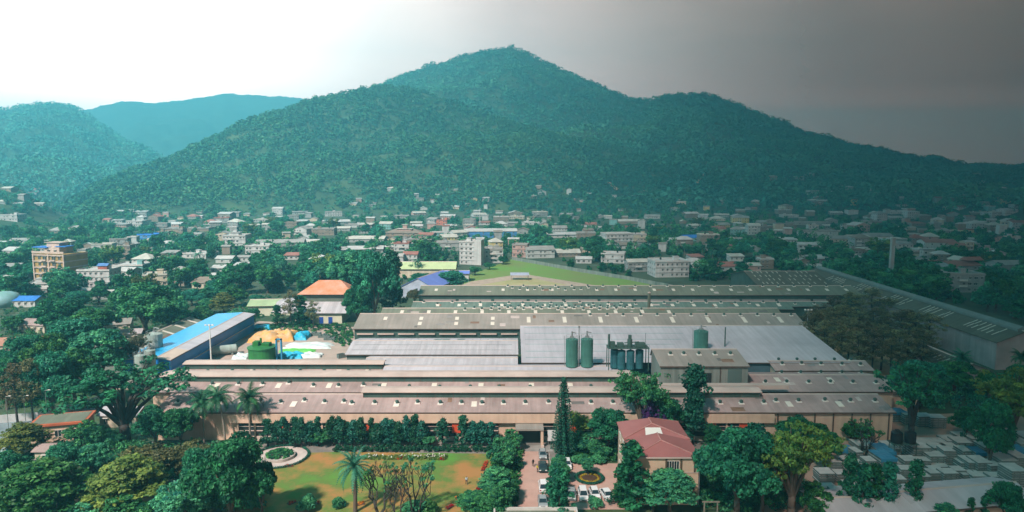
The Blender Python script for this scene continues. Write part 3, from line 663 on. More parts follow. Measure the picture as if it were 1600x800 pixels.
# -------- rear rows
D = Hall('grey pink roofed shed behind the white roofs with paired skylights', -54.4, 102, 231, 253, 9.2, 12.0, yr=242.6, roofm=M_asb2, wallm=M_louvre)
xs_ = lin(-45, 95, 12); D.skyls(xs_[:4], 238.6); D.skyls(xs_[1:4], 234.6); D.skyls(xs_[4:], 237.5, (1.3, 4.5)); D.vents(lin(28, 100, 13), 241, .1)
st = MB()
for k in range(22): x = -53.5 + 7.1*k; st.box(x, x+5.6, 230.4, 230.6, 7.0, 7.55)
st.build('strip_panel', M_ridgecap, D.t)
Es = Hall('narrow grey green shed with a single row of skylights', -49.5, 102, 253.6, 266, 9.0, 10.6, roofm=M_asb3, wallm=M_louvre)
Es.skyls(lin(-42, 60, 11), 256.6); Es.vents(lin(-18, 50, 22), 259, .9)
Fs = Hall('weathered teal grey shed crowded with ring vents', -40, 112, 268, 283, 8.6, 10.2, roofm=M_asbteal, wallm=M_louvre)
Fs.vents(lin(-36, 108, 26), 273.8, 1.2); Fs.vents(lin(-8, 46, 22), 270.4, .6); Fs.skyls(lin(-30, 108, 17), 271.8)
G = Hall('long olive grey shed at the back of the factory', -41, 154, 297, 318, 9.2, 11.6, yr=307.5, roofm=M_asb3, wallm=M_louvre, thick=.25)
G.skyls([-34, -4, 7, 18] + lin(38, 150, 14), 302.5); G.vents(lin(-2, 150, 22), 306.4, .2); G.vents(lin(0, 38, 12), 303.5, 1.4); 
pp = MB()
for k in range(12): x = -39 + 15.6*k; pp.box(x, x+14.2, 295.5, 296.3, 5.9, 7.2)
pp.build('strip_panel', mat('panel_pinkgrey', (.34,.30,.29), var=.1), G.t)
Gl = Hall('low teal roofed lean shed in front of the olive shed', -41, 140, 284, 294.6, 6.6, 7.6, roofm=M_asbteal, wallm=M_louvre)
Gl.vents(lin(-38, 136, 24), 286.8, .4)
M_darkroof = ribs(mat('roof_dark_sheet', (.12,.125,.095), rough=.9, col2=(.08,.085,.065), scale=.08, detail=9, streak=.3), .5, 'X', .25)
# the back-right sheds, turned
T = Hall('broad dark roofed shed behind the olive shed with rows of skylight slots', 118, 153, 322, 364, 9, 13.2, roofm=M_darkroof, wallm=M_louvre, thick=.3)
for yy in (326, 331, 336, 341): T.skyls([x + rng.uniform(-.4,.4) for x in lin(121, 151, 13) if rng.uniform() < .8], yy, (.8, 3.2))
# long shed running away along the right: built along X then turned a quarter
LS = Hall('long dark gabled shed running along the right side of the compound', 0, 148, -16.5, 0, 9.2, 12.6, yr=-8.6, roofm=M_darkroof, wallm=mat('wall_pale_grey', (.30,.27,.265), col2=(.22,.205,.20), scale=.2, streak=.2), loc=(154, 212, 0), rotz=R(90), thick=.25)
for q in range(5):
    for yy in (-3.0, -5.4): LS.skyls([x + rng.uniform(-.5,.5) for x in lin(6+q*26, 20+q*26, 7) if rng.uniform() < .8], yy + rng.uniform(-.5,.5), (.8, 3.2))
MB().extrude_x([(-10.2, 13.0), (-8.6, 13.9), (-7.0, 13.0), (-7.0, 12.2), (-10.2, 12.2)], 1, 147).build('ridge_monitor', M_galv, LS.roof)
LW = Hall('low lean shed with olive roof under the long dark shed', 0, 34, -11, 0, 4.6, 6.6, roofm=M_darkroof, wallm=mat('wall_pale_grey', (.30,.27,.265)), loc=(130, 196, 0), rotz=R(90))
LW.skyls(lin(3, 14, 6), -2.6, (.8, 3.2))
# -------- silos, tanks, stacks
M_silo = mat('silo_green', (.075,.235,.19), rough=.7, col2=(.045,.15,.125), scale=.2, streak=.3)
M_silog = mat('silo_grey', (.40,.47,.43), rough=.5, col2=(.28,.36,.33), scale=.25, streak=.3)
M_tankb = mat('tank_cyan', (.03,.15,.17), rough=.6, col2=(.02,.08,.10), scale=.4)
def silo(px, Y, r, h, z0, m, label, group=None, legs=False, top=2.2):
    x = xat(px, Y, z0+h/2); t = thing('silo', label, 'silo', (x, Y, z0), 0, group)
    prof = [(r, 0)]
    for k in range(1, 7): zz = h*k/6; prof += [(r, zz-.07), (r+.04, zz-.05), (r+.04, zz-.01), (r, zz)]
    b = MB(); b.lathe(prof + [(r*.25, h+r*.28)], 18); b.build('body', m, t, smooth=False)
    q = MB(); q.tube((0,0,h+r*.2),(0,0,h+top),.22,.22,8).tube((0,0,h+top-.2),(r*.7,0,h+top-.5),.14,.14,6).box(-.5,.5,-.5,.5,h+r*.2,h+.9); q.build('filter_unit', M_steel, t)
    l = MB(); 
    for dx in (-.25, .25): l.tube((-r-.35, dx, -min(z0,0)), (-r-.35, dx, h+.9), .045, .045, 5)
    for k in range(int(h/.5)): l.tube((-r-.35,-.25,k*.5+.3),(-r-.35,.25,k*.5+.3),.03,.03,4)
    l.build('ladder', M_steel, t)
    rl = MB()
    for k in range(12):
        a = k*math.pi/6; a2 = (k+1)*math.pi/6; pa = (r*.95*math.cos(a), r*.95*math.sin(a)); pb = (r*.95*math.cos(a2), r*.95*math.sin(a2))
        rl.tube((*pa, h), (*pa, h+1), .03, .03, 4).tube((*pa, h+1), (*pb, h+1), .03, .03, 4)
    rl.build('railing', M_steel, t); return t
silo(893.5, 185, 1.7, 7.6, 9.0, M_silo, 'left one of the two green silos standing in the middle of the white annex roof')
silo(917, 185, 1.7, 7.7, 9.0, M_silo, 'right one of the two green silos standing in the middle of the white annex roof')
silo(1095, 200, 2.1, 6.2, 9.2, M_silo, 'single green silo standing behind the tall grey plant building', top=1.8)
silo(243, 213, 2.3, 11.5, 0, M_silog, 'tall grey silo beside the front corner of the blue roofed shed')
silo(221, 192, 1.6, 10.2, 0, M_silog, 'shorter grey silo nearest the trees, left of its twin')
silo(235.5, 196, 1.5, 10.6, 0, M_silog, 'shorter grey silo standing right behind its twin')
def tank_group():
    c = [(960, 178.6), (971, 177.6), (985, 177.4), (999, 178.2)]
    lab = ['teal round tank at the left end of the tank row under the pipe platform', 'teal round tank second in the tank row under the pipe platform', 'teal round tank third in the tank row under the pipe platform', 'teal round tank at the grey building end of the tank row']
    for (px, Y), l in zip(c, lab):
        Y += 5; x = xat(px, Y, 11.5); t = thing('storage_tank', l, 'tank', (x, Y, 9.0), 0, 'teal tanks under the pipe platform')
        MB().lathe([(1.12,0),(1.12,1.5),(1.17,1.55),(1.17,1.65),(1.12,1.7),(1.12,3.3),(1.17,3.35),(1.17,3.45),(1.12,3.5),(1.12,5.0),(.3,5.3)], 14).build('body', M_tankb, t)
        MB().tube((0,0,5.2),(0,0,6.0),.25,.25,7).build('nozzle', M_steel, t)
    t = thing('pipe_platform', 'dark steel platform with pumps, pipes and railings above the teal tanks', 'platform', (xat(981, 182.5, 14.6), 182.5, 9.0))
    d = MB(); d.box(-5.6, 5.6, -1.7, 2.4, 5.9, 6.12); d.build('deck', M_ventd, t)
    for sx in (-5.4, 5.4):
        for sy in (-1.6, 2.2): MB().tube((sx, sy, -.4), (sx, sy, 5.9), .13, .13, 6).build('leg', M_ventd, t)
    r = MB()
    for x in lin(-5.5, 5.5, 12): r.tube((x,-1.65,6.1),(x,-1.65,7.1),.035,.035,4)
    r.tube((-5.5,-1.65,7.1),(5.5,-1.65,7.1),.04,.04,4); r.build('railing', M_ventd, t)
    e = MB(); e.box(-4.9,-3.6,-.8,.6,6.12,7.6).box(-2.9,-1.2,-.6,1.0,6.12,7.2).tube((.5,0,6.12),(.5,0,8.3),.7,.7,10).box(2.0,4.6,-.9,.8,6.12,7.3).tube((-5.2,0,6.1),(-5.2,0,9.6),.3,.3,8).box(.1,.9,-.5,.4,8.3,9.4).tube((-1,0,7.2),(3,0,7.5),.16,.16,6).tube((4.9,.6,6.1),(4.9,.6,9.8),.05,.05,5); e.build('pump_unit', M_ventd, t)
tank_group()
def pole_thing(name, label, cat, px, Y, z0, h, r0, r1, m, extra=None):
    t = thing(name, label, cat, (xat(px, Y, z0+h/2), Y, z0)); MB().tube((0,0,0),(0,0,h),r0,r1,10).build('shaft', m, t)
    if extra: extra(t, h)
    return t
capm = lambda t, h: MB().lathe([(.5,h-.02),(.62,h+.1),(.62,h+.35),(.1,h+.6)], 10).build('rain_cap', M_ridgecap, t)
pole_thing('chimney', 'short olive steel chimney rising from the vent covered shed', 'chimney', 1014, 262, 9.2, 6.8, .62, .55, mat('chimney_olive', (.12,.13,.09)), capm)
pole_thing('chimney', 'thin dark flue pipe on the plain white roof', 'chimney', 1133, 203, 9.5, 6.4, .2, .18, M_ventd, None)
pole_thing('vent_pipe', 'thin steel pipe standing between the two green silos', 'pipe', 904.5, 184.5, 9.0, 11.4, .14, .12, M_steel, lambda t, h: MB().box(-.25,.25,-.25,.25,h-.3,h+.02).build('pipe_cap', M_steel, t))
def lamp_head(t, h): 
    MB().box(-1.3, 1.3, -.08, .08, h-.15, h).build('crossarm', M_steel, t)
    for x in (-1.1, 0, 1.1): MB().box(x-.3, x+.3, -.35, -.09, h-.1, h+.35).build('floodlight', M_collar, t)
M_mast = mat('mast_white', (.6,.62,.6), var=.04)
pole_thing('floodlight_mast', 'tall pale floodlight mast beside the blue roofed shed', 'light mast', 329, 212, 0, 14.5, .28, .16, M_mast, lamp_head)
pole_thing('floodlight_mast', 'tall grey floodlight mast between the olive grove and the white roof', 'light mast', 1261, 238, 0, 14.2, .24, .14, M_steel, lamp_head)
# -------- blue roofed shed at the left, turned towards the factory
def blue_shed():
    L_ = 67
    h = Hall('long shed with bright blue and pale lavender roof left of the yard', 0, L_, 0, 14.5, 6.9, 7.5, yr=4.0, roofm=M_lav, wallm=mat('cladding_blue', (.012,.20,.62), rough=.45, var=.1), name='blue_roofed_shed', cat='shed', loc=(-102.5, 199.5, 0), rotz=R(90), thick=.16)
    bs = MB(); p = .6/10.5
    bs.quad((-.45, 4.35, 7.5-.35*p+.03), (L_+.45, 4.35, 7.5-.35*p+.03), (L_+.45, 14.9, 6.9-.4*p+.03), (-.45, 14.9, 6.9-.4*p+.03)); bs.build('blue_roof_slope', ribs(mat('roof_blue', (.03,.40,.74), rough=.4, var=.08), .8, 'X', .15), h.roof)
    cs = MB(); q = h.p; cs.quad((-.45,-.45,6.9-.45*q+.03),(11,-.45,6.9-.45*q+.03),(11,3.65,6.9+3.65*q+.03),(-.45,3.65,6.9+3.65*q+.03)); cs.build('cream_roof_bay', mat('roof_cream', (.56,.46,.38), var=.06), h.roof)
    MB().box(0, L_, -.9, -.52, 3.4, 3.55).build('canopy_rail', M_white, h.t)
    return h
BS = blue_shed()
h_ = Hall('grey sheet roofed shed behind the blue roofed shed', 0, 58, 0, 14, 4.4, 6.6, roofm=M_asb3, wallm=M_greywall, loc=(-119, 204, 0), rotz=R(90)); h_.skyls(lin(8, 54, 6), 4, (1.3, 4.5))
# pipe rack from the small silos to the roofs
pr = thing('pipe_rack', 'steel pipe rack with parallel pipes running from the small silos to the sheds', 'pipe rack', (-97.5, 181, 0), R(50))
for k in range(5): MB().tube((-8, -2+k*.9, 7.2), (17, -2+k*.9, 7.2), .14, .14, 6).build('pipe', M_collar if k % 2 else M_steel, pr)
for x in (-7, 1, 9, 16): MB().box(x-.12, x+.12, -2.5, -2.3, 0, 7).box(x-.12, x+.12, 2.2, 2.4, 0, 7).box(x-.12, x+.12, -2.5, 2.4, 6.86, 7.04).build('trestle', M_steel, pr)
# ------------------------------------------------------------------ compound ground, lawn, drive, yard, roads
M_earth = mat('compound_earth', (0.44, 0.27, 0.20), rough=0.95, col2=(0.28, 0.18, 0.14), scale=0.08, detail=9, coords='Object')
M_scrub = mat('compound_scrub', (0.06, 0.10, 0.045), rough=0.95, col2=(0.025, 0.055, 0.03), scale=0.15, detail=8)
M_drive = mat('drive_paving', (0.50, 0.315, 0.26), rough=0.9, col2=(0.40, 0.255, 0.21), scale=0.25, detail=8)
M_lane = mat('lane_concrete', (0.42, 0.33, 0.28), rough=0.9, col2=(0.32, 0.26, 0.22), scale=0.2, detail=8)
M_asphalt = mat('asphalt', (0.06, 0.065, 0.065), rough=0.9, scale=0.5)
M_kerb = mat('kerb_stone', (0.42, 0.38, 0.34), rough=0.9, scale=0.8)
M_lawn = mat('lawn_grass', (0.10, 0.17, 0.035), rough=0.95, col2=(0.34, 0.17, 0.055), scale=0.085, detail=7)
def lawn_nodes():
    t = M_lawn.node_tree; r = [n for n in t.nodes if n.type == 'VALTORGB'][0].color_ramp
    r.elements[0].position = .40; r.elements[1].position = .55; e = r.elements.new(.66); e.color = (0.09, 0.24, 0.035, 1)
lawn_nodes()
def sheet(name, px, z, m, kind='structure'):
    return struct(MB().poly([(p[0], p[1], z) for p in px]).build(name, m), kind)
GP = lambda *pp: [at(*p)[:2] for p in pp]
sheet('compound_ground', [(-130, 60), (112, 60), (190, 140), (200, 300), (165, 380), (-50, 380), (-125, 300), (-135, 200)], .004, M_scrub)
sheet('yard_ground', GP((1185, 800), (1300, 684), (1385, 650), (1640, 640), (1900, 900), (1240, 900)), .010, M_earth)
sheet('yard_ground', [(-118, 192), (-30, 192), (-45, 268), (-108, 285)], .010, M_lane)
sheet('yard_ground', [(-84, 143.5), (90, 143.5), (90, 153), (-84, 153)], .008, mat('lane_front', (0.22, 0.19, 0.17), rough=.95, col2=(.13,.13,.12), scale=.3))
sheet('grove_ground', [(96, 190), (128, 190), (150, 290), (104, 290)], .012, mat('grove_earth', (.34,.22,.12), col2=(.20,.15,.08), scale=.12, rough=.95))
dv = GP((806, 792), (862, 792), (860, 684), (822, 684)); dv[0] = (.2, 108); dv[1] = (7.4, 108)
sheet('driveway', [(.2, 108), (7.6, 108), (7.9, 149), (1.6, 149)], .014, M_drive)
sheet('driveway_apron', [(1.0, 147.4), (9.2, 147.4), (9.2, 151), (1.0, 151)], .020, mat('apron_concrete', (.30,.29,.27), rough=.9))
pk = GP((876, 760), (960, 760), (958, 722), (880, 722)); sheet('parking_court', [(9.4, 120.6), (23.4, 120.6), (24.6, 141), (10.6, 141)], .014, M_drive)
lw = [(-52, 108), (-.6, 108), (.4, 146), (-40, 147.2), (-52.5, 146), (-56, 138)]
sheet('lawn', lw, .012, M_lawn)
sheet('lawn', [(9, 108), (35, 108), (35, 120.3), (9, 120.3)], .012, mat('lawn_side', (.075,.105,.03), col2=(.04,.06,.025), scale=.2, rough=.95))
kb = MB()
for x0, y0, x1, y1 in ((-.1,108,1.3,149),(8.0,108,8.3,146)):
    d = Vector((x1-x0, y1-y0, 0)).normalized(); n_ = Vector((-d.y, d.x, 0))*.12; a, b = Vector((x0,y0,0)), Vector((x1,y1,0))
    kb.prism([(a-n_)[:2], (b-n_)[:2], (b+n_)[:2], (a+n_)[:2]][::-1], 0, .13)
struct(kb.build('kerb', M_kerb))
# dark hedge ground strip behind the lawn
def hedge(name, label, x0, x1, y0, y1, h, n, m, leaf=.16, tone=.4, grp=None):
    P = np.stack([rng.uniform(x0, x1, n), rng.uniform(y0, y1, n), rng.uniform(.1, h, n)], -1); P -= np.array([(x0+x1)/2, (y0+y1)/2, 0])
    t = thing(name, label, 'hedge' if name == 'hedge' else 'flower bed', ((x0+x1)/2, (y0+y1)/2, 0), 0, grp)
    link('foliage', clumps_mesh(name + '_foliage', P, rng.uniform(.3,.5,n), 34, leaf, m, tone_sd=.16, mean=tone), t); return t
hedge('hedge', 'long dark clipped hedge along the back edge of the lawn', -40, 0, 146.8, 149.2, 1.0, 420, L_conif)
fl = hedge('flower_bed', 'long bright green flower border dotted with white blooms on the lawn', -36, -14.5, 142.9, 144.6, .35, 220, L_light)
P = np.stack([rng.uniform(-10.5, 10.5, 60), rng.uniform(-.8, .8, 60), rng.uniform(.5, .9, 60)], -1)
link('blooms', clumps_mesh('blooms', P, np.full(60, .12), 8, .12, leafmat('petal_white', (.6,.6,.55), (.8,.78,.72)), tone_sd=.1), fl)
L_marigold = leafmat('petal_orange', (.45,.07,.01), (.72,.20,.02))
def marigold(px, py, L_, W_, rot, label):
    p = at(px, py); n = max(8, int(L_*W_*7)); P = np.stack([rng.uniform(-L_/2, L_/2, n), rng.uniform(-W_/2, W_/2, n), rng.uniform(.12, .4, n)], -1)
    t = thing('flower_bed', label, 'flower bed', p, rot); MB().box(-L_/2, L_/2, -W_/2, W_/2, 0, .12).build('soil', mat('soil', (.09,.05,.03)), t)
    link('blooms', clumps_mesh('marigolds', P, np.full(n, .22), 14, .11, L_marigold, tone_sd=.2, mean=.55), t)
marigold(757, 729, 4.6, .8, R(82), 'orange flower strip on the right side of the lawn, the farther of two')
marigold(747, 765, 5.0, .8, R(78), 'orange flower strip on the right side of the lawn, the nearer of two')
for px, py, l in ((623, 717, 'small round orange flower bed at the middle of the flower border'), (690, 718, 'small round orange flower bed at the right end of the flower border'), (451, 729, 'small yellow orange flower bed just before the round fountain bed'), (456, 786, 'small dark round flower bed low on the left of the lawn'), (492, 787, 'small orange flower bed beside the pale bush on the lawn'), (563, 788, 'small orange flower bed at the foot of the date palm'), (718, 779, 'small dark red flower bed near the orange strip on the lawn'), (702, 793, 'small orange flower bed near the bottom right of the lawn')):
    marigold(px, py, 1.6, .9, rng.uniform(0, 1), l)
# round bed with ring walk
rb = thing('round_garden_bed', 'round raised planting bed with pale ring walk and low hedge rim by the lawn', 'garden bed', (-51.2, 144.3, 0))
MB().lathe([(5.9,0),(5.9,.05)], 40).build('ring_walk', mat('walk_pale', (.55,.48,.44)), rb)
MB().lathe([(3.3,.05),(3.3,.65),(3.0,.7),(2.9,.6)], 36).build('bed_kerb', M_kerb, rb)
a = rng.uniform(0, 6.28, 110); q = 2.8*np.sqrt(rng.uniform(0,1,110)); link('planting', clumps_mesh('planting', np.stack([q*np.cos(a), q*np.sin(a), .8+.9*(1-q/2.8)], -1), np.full(110,.4), 36, .15, L_mid, tone_sd=.25), rb)
a = np.linspace(0, 6.28, 100); a = a[(a < .9) | (a > 1.25)]; link('rim_hedge', clumps_mesh('rim_hedge', np.stack([6.1*np.cos(a), 6.1*np.sin(a), np.full(len(a), .3)], -1), np.full(len(a),.33), 36, .12, L_conif), rb)
# roundabout in the parking court
ra = thing('roundabout_bed', 'round flower bed with dark hedge rim and yellow ring in the parking court', 'garden bed', (15.9, 133.6, 0))
a = np.linspace(0, 6.28, 90); link('rim_hedge', clumps_mesh('rim_hedge', np.stack([2.75*np.cos(a), 2.75*np.sin(a), np.full(90, .32)], -1), np.full(90,.36), 36, .12, L_conif), ra)
MB().lathe([(2.5,0),(2.5,.1)], 30).build('soil', mat('soil', (.09,.05,.03)), ra)
a = np.linspace(0, 6.28, 60); link('yellow_ring', clumps_mesh('yellow_ring', np.stack([1.8*np.cos(a), 1.8*np.sin(a), np.full(60, .2)], -1), np.full(60,.22), 16, .11, leafmat('petal_yellow', (.3,.20,.02), (.55,.36,.03)), tone_sd=.2), ra)
tree('bushy', 918, 742, 26, 27, 'small dark bushy tree growing in the round parking court bed')
# ------------------------------------------------------------------ office building
OX0, OX1, OY0, OY1, OH = 22.6, 35.0, 122.4, 139.6, 9.4
ob = thing('office_building', 'three storey cream office building with red hipped roof and a skylight', 'office', (0, 0, 0))
M_off = mat('office_wall', (.58,.43,.31), rough=.85, col2=(.50,.36,.26), scale=.15, detail=8, streak=.12)
M_redroof = mat('roof_red_sheet', (.36,.135,.125), rough=.7, col2=(.27,.10,.095), scale=.12, detail=8)
MB().box(OX0, OX1, OY0, OY1, 0, OH).build('wall', M_off, ob)
o_ = .35; ex0, ex1, ey0, ey1 = OX0-o_, OX1+o_, OY0-o_, OY1+o_; xm = (ex0+ex1)/2; ym = OY0 + 8.2
rf = MB(); ze, zr = OH+.05, OH+2.1
# front hip (gablet) and rear hip, meeting on a step line
P1 = (xm, ey0+4.6, ze+1.5); P2 = (xm, ym, ze+1.5); Q1 = (xm-.3, ym+3.6, zr); Q2 = (xm-.3, ey1-2.5, zr)
rf.tri((ex0,ey0,ze),(ex1,ey0,ze),P1); rf.quad((ex1,ey0,ze),(ex1,ym,ze),P2,P1); rf.quad((ex0,ym,ze),(ex0,ey0,ze),P1,P2)
s_ = .25; rf.quad((ex0,ym,ze+s_),(ex1,ym,ze+s_),(Q1[0]+2.4,Q1[1]-.8,zr-.45),(Q1[0]-2.4,Q1[1]-.8,zr-.45)); rf.tri((Q1[0]-2.4,Q1[1]-.8,zr-.45),(Q1[0]+2.4,Q1[1]-.8,zr-.45),Q1)
rf.quad((ex1,ym,ze+s_),(ex1,ey1,ze+s_),Q2,Q1); rf.quad((ex0,ey1,ze+s_),(ex0,ym,ze+s_),Q1,Q2); rf.tri((ex1,ey1,ze+s_),(ex0,ey1,ze+s_),Q2)
rf.tri((ex1,ym,ze+s_),Q1,(Q1[0]+2.4,Q1[1]-.8,zr-.45)); rf.tri((ex0,ym,ze+s_),(Q1[0]-2.4,Q1[1]-.8,zr-.45),Q1)
rf.quad((ex0,ym,ze),(ex1,ym,ze),(ex1,ym,ze+s_),(ex0,ym,ze+s_)); rf.tri((ex0,ym,ze),P2,(ex1,ym,ze))
rf.quad((ex0,ey0,ze),(ex0,ey1,ze),(ex1,ey1,ze),(ex1,ey0,ze)); rf.quad((ex0,ey0,ze),(ex1,ey0,ze),(ex1,ey0,ze-.001),(ex0,ey0,ze-.001))
for y in (ym,): rf.quad((ex0,y,ze),(ex0,ey1,ze),(ex0,ey1,ze+s_),(ex0,y,ze+s_)); rf.quad((ex1,ey1,ze),(ex1,y,ze),(ex1,y,ze+s_),(ex1,ey1,ze+s_))
roof = rf.build('roof', M_redroof, ob)
hp = MB(); A = lambda p, dz=.06: (p[0], p[1], p[2]+dz)
for a_, b_ in (((ex0,ey0,ze),P1),((ex1,ey0,ze),P1),(P1,P2),((ex0,ym,ze+s_),Q1),((ex1,ym,ze+s_),Q1),(Q1,Q2),((ex1,ey1,ze+s_),Q2)): hp.tube(A(a_), A(b_), .11, .11, 5)
hp.build('hip_cap', mat('hip_cap_pink', (.46,.22,.20)), roof)
fcq = lambda u, y: (xm-.3+u, y, ze+s_+.05 + (zr-.45-ze-s_) * (y-ym)/(Q1[1]-.8-ym))
MB().quad(fcq(-1.75, ym+.75), fcq(1.75, ym+.75), fcq(1.55, Q1[1]-.95), fcq(-1.55, Q1[1]-.95)).build('skylight', mat('roof_light', (.68,.66,.62), rough=.4, var=.05), roof)
MB().box(OX0-.42, OX1+.42, OY0-.45, OY0-.3, OH-.12, OH+.12).build('gutter', M_ridgecap, roof)
dk = mat('office_band', (.10,.075,.05), rough=.7)
MB().box(OX0-.004, OX1+.004, OY0-.10, OY0-.005, 6.35, 6.5).build('string_course', M_ridgecap, ob)
for x in (OX0+6.3, OX0+9.4 - .3, OX1-.75): MB().box(x-.17, x+.17, OY0-.13, OY0-.01, 6.5, OH-.15).build('pilaster', dk, ob)
def window(parent, x, y, z, w_, h_, n=2, frame=None, glass=None, face='front', name='window'):
    f = MB(); g = MB(); fr = .07
    def bx(mb, a0, a1, z0, z1, d0, d1):
        if face == 'front': mb.box(x+a0, x+a1, y-d1, y-d0, z+z0, z+z1)
        elif face == 'left': mb.box(x-d1, x-d0, y+a0, y+a1, z+z0, z+z1)
        else: mb.box(x+d0, x+d1, y+a0, y+a1, z+z0, z+z1)
    bx(f, -w_/2-fr, w_/2+fr, -fr, 0, .003, .10); bx(f, -w_/2-fr, w_/2+fr, h_, h_+fr, .003, .10)
    for k in range(n+1): a0 = -w_/2 + w_*k/n; bx(f, a0-fr/2, a0+fr/2, 0, h_, .003, .09)
    bx(g, -w_/2, w_/2, 0, h_, .004, .04)
    o = f.build(name, frame or M_collar, parent); g.build('pane', glass or M_glass, o); return o
M_glass = mat('window_glass', (.02,.03,.035), rough=.15, var=.1)
window(ob, OX0+7.55, OY0, 6.75, 2.3, 1.9, 5)
window(ob, OX0+7.2, OY0, 3.7, 1.6, 1.5, 2); MB().box(OX0+6.0, OX0+8.4, OY0-.7, OY0-.004, 5.35, 5.5).build('sunshade', M_ridgecap, ob)
window(ob, OX0+3.0, OY0, .9, 2.4, 1.5, 3); MB().box(OX0+.6, OX0+5.4, OY0-1.6, OY0-.004, 2.6, 2.75).build('entrance_canopy', M_ridgecap, ob)
for y in (125.5, 129, 133, 137):
    for z in (1.0, 4.1, 7.0): window(ob, OX0, y, z, 1.5, 1.4, 2, face='left')
for y in (126, 131, 136):
    for z in (4.1, 7.0): window(ob, OX1, y, z, 1.5, 1.4, 2, face='right')
MB().tube((OX1+.12, OY0-.15, 0), (OX1+.12, OY0-.15, OH), .09, .09, 6).build('downpipe', M_steel, ob)
MB().box(OX0-.1, OX0-.006, OY0+.5, OY1-.5, 8.9, OH-.1).build('red_band', mat('red_paint', (.38,.10,.06)), ob)
# ------------------------------------------------------------------ cars
def car_protos(body_m, kind):
    t = bpy.data.objects.new('parked_car', None); COL.objects.link(t); ch = []
    L_, W_ = (4.0, 1.72) if kind == 'hatch' else (4.5, 1.8)
    h1, h2 = (.92, 1.5) if kind == 'hatch' else (.98, 1.72 if kind == 'suv' else 1.46)
    b = MB(); hw = W_/2; x0, x1 = -L_/2, L_/2
    low = [(x0,.32),(x0+.05,.72),(x0+.25,h1-.06),(x0+1.1,h1),(x1-.5,h1+.02),(x1-.05,h1-.12),(x1,.6),(x1-.06,.3)]
    n = len(low); i0 = len(b.v)
    for s in (-1, 1): b.v += [(x, s*(hw - (.06 if z > .85 else 0)), z) for x, z in low]
    b.f.append(tuple(range(n))); b.f.append(tuple(range(2*n-1, n-1, -1))); b.mi += [0, 0]
    for k in range(n): b.f.append((k, n+k, n+(k+1) % n, (k+1) % n)); b.mi.append(0)
    rx0, rx1 = (x0+1.55, x1-.75) if kind != 'sedan' else (x0+1.7, x1-1.25)
    gx0, gx1 = x0+.95, x1-.28 if kind != 'sedan' else x1-.75
    iw, ih = hw-.12, hw-.28
    g = MB(); gl = [(gx0,-iw,h1),(gx0,iw,h1),(gx1,iw,h1),(gx1,-iw,h1)]; gt = [(rx0,-ih,h2-.06),(rx0,ih,h2-.06),(rx1,ih,h2-.06),(rx1,-ih,h2-.06)]
    for k in range(4): g.quad(gl[k], gt[k], gt[(k+1)%4], gl[(k+1)%4])
    g.poly(gt[::-1])
    ch.append(b.build('body', body_m, t))
    ch.append(g.build('windows', mat('car_glass', (.02,.04,.05), rough=.1, var=.05), t))
    r = MB(); r.box(rx0-.03, rx1+.03, -ih-.02, ih+.02, h2-.055, h2); 
    for s in (-1, 1):
        for xa, xb in ((gx0, rx0), ((gx0+gx1)/2, (rx0+rx1)/2), (gx1, rx1)): r.tube((xa, s*(iw+.005), h1), (xb, s*(ih+.01), h2-.05), .035, .035, 4)
    ch.append(r.build('roof', body_m, t))
    M_tyre = mat('tyre', (.02,.02,.02), rough=.9); M_rim = mat('rim', (.35,.36,.37), metal=.6, rough=.4)
    for x in (x0+.85, x1-.8):
        for s in (-1, 1):
            w_ = MB(); w_.tube((x, s*(hw-.16), .32), (x, s*(hw+.015), .32), .32, .32, 14).tube((x, s*(hw+.016), .32), (x, s*(hw+.022), .32), .2, .2, 10, m=1); ch.append(w_.build('wheel', [M_tyre, M_rim], t))
    for s in (-1, 1):
        ch.append(MB().box(x0-.015, x0+.12, s*.62-.19, s*.62+.19, .62, .76).build('headlight', mat('lamp_clear', (.7,.7,.68), rough=.2, var=.02), t))
        ch.append(MB().box(x1-.1, x1+.012, s*.66-.13, s*.66+.13, .64, .86).build('tail_light', mat('lamp_red', (.35,.01,.01), rough=.3), t))
        ch.append(MB().box(gx0+.25, gx0+.42, s*(hw+.02), s*(hw+.02)+s*.14, h1+.02, h1+.14).build('mirror', body_m, t) if s > 0 else MB().box(gx0+.25, gx0+.42, -(hw+.16), -(hw+.02), h1+.02, h1+.14).build('mirror', body_m, t))
    ch.append(MB().box(x0-.012, x0+.02, -.5, .5, .42, .56).build('grille', M_tyre, t))
    for z0 in (x0, x1): ch.append(MB().box(z0-.02, z0+.02, -.24, .24, .46, .56).build('number_plate', mat('plate_white', (.6,.6,.58), var=.02), t)) if z0 == x1 else None
    return t, ch
M_carw = mat('car_white', (.72,.72,.72), rough=.25, var=.02); M_cars = mat('car_silver', (.36,.40,.41), rough=.25, metal=.3, var=.02); M_card = mat('car_dark', (.025,.05,.05), rough=.2, var=.05)
CARP = {}
def car(col, kind, X, Y, rot, label):
    m = {'white': M_carw, 'silver': M_cars, 'dark': M_card}[col]
    if (col, kind) not in CARP: t, ch = car_protos(m, kind); CARP[col, kind] = (t, ch)
    else: t = copy_tree(*CARP[col, kind], (0,0,0), 0, (1,1,1), label)
    tag(t, label, 'car', 'cars parked by the office'); t.location = (X, Y, .02); t.rotation_euler.z = rot; return t
def cpx(px, py): return at(px, py)[:2]
S90 = R(90)
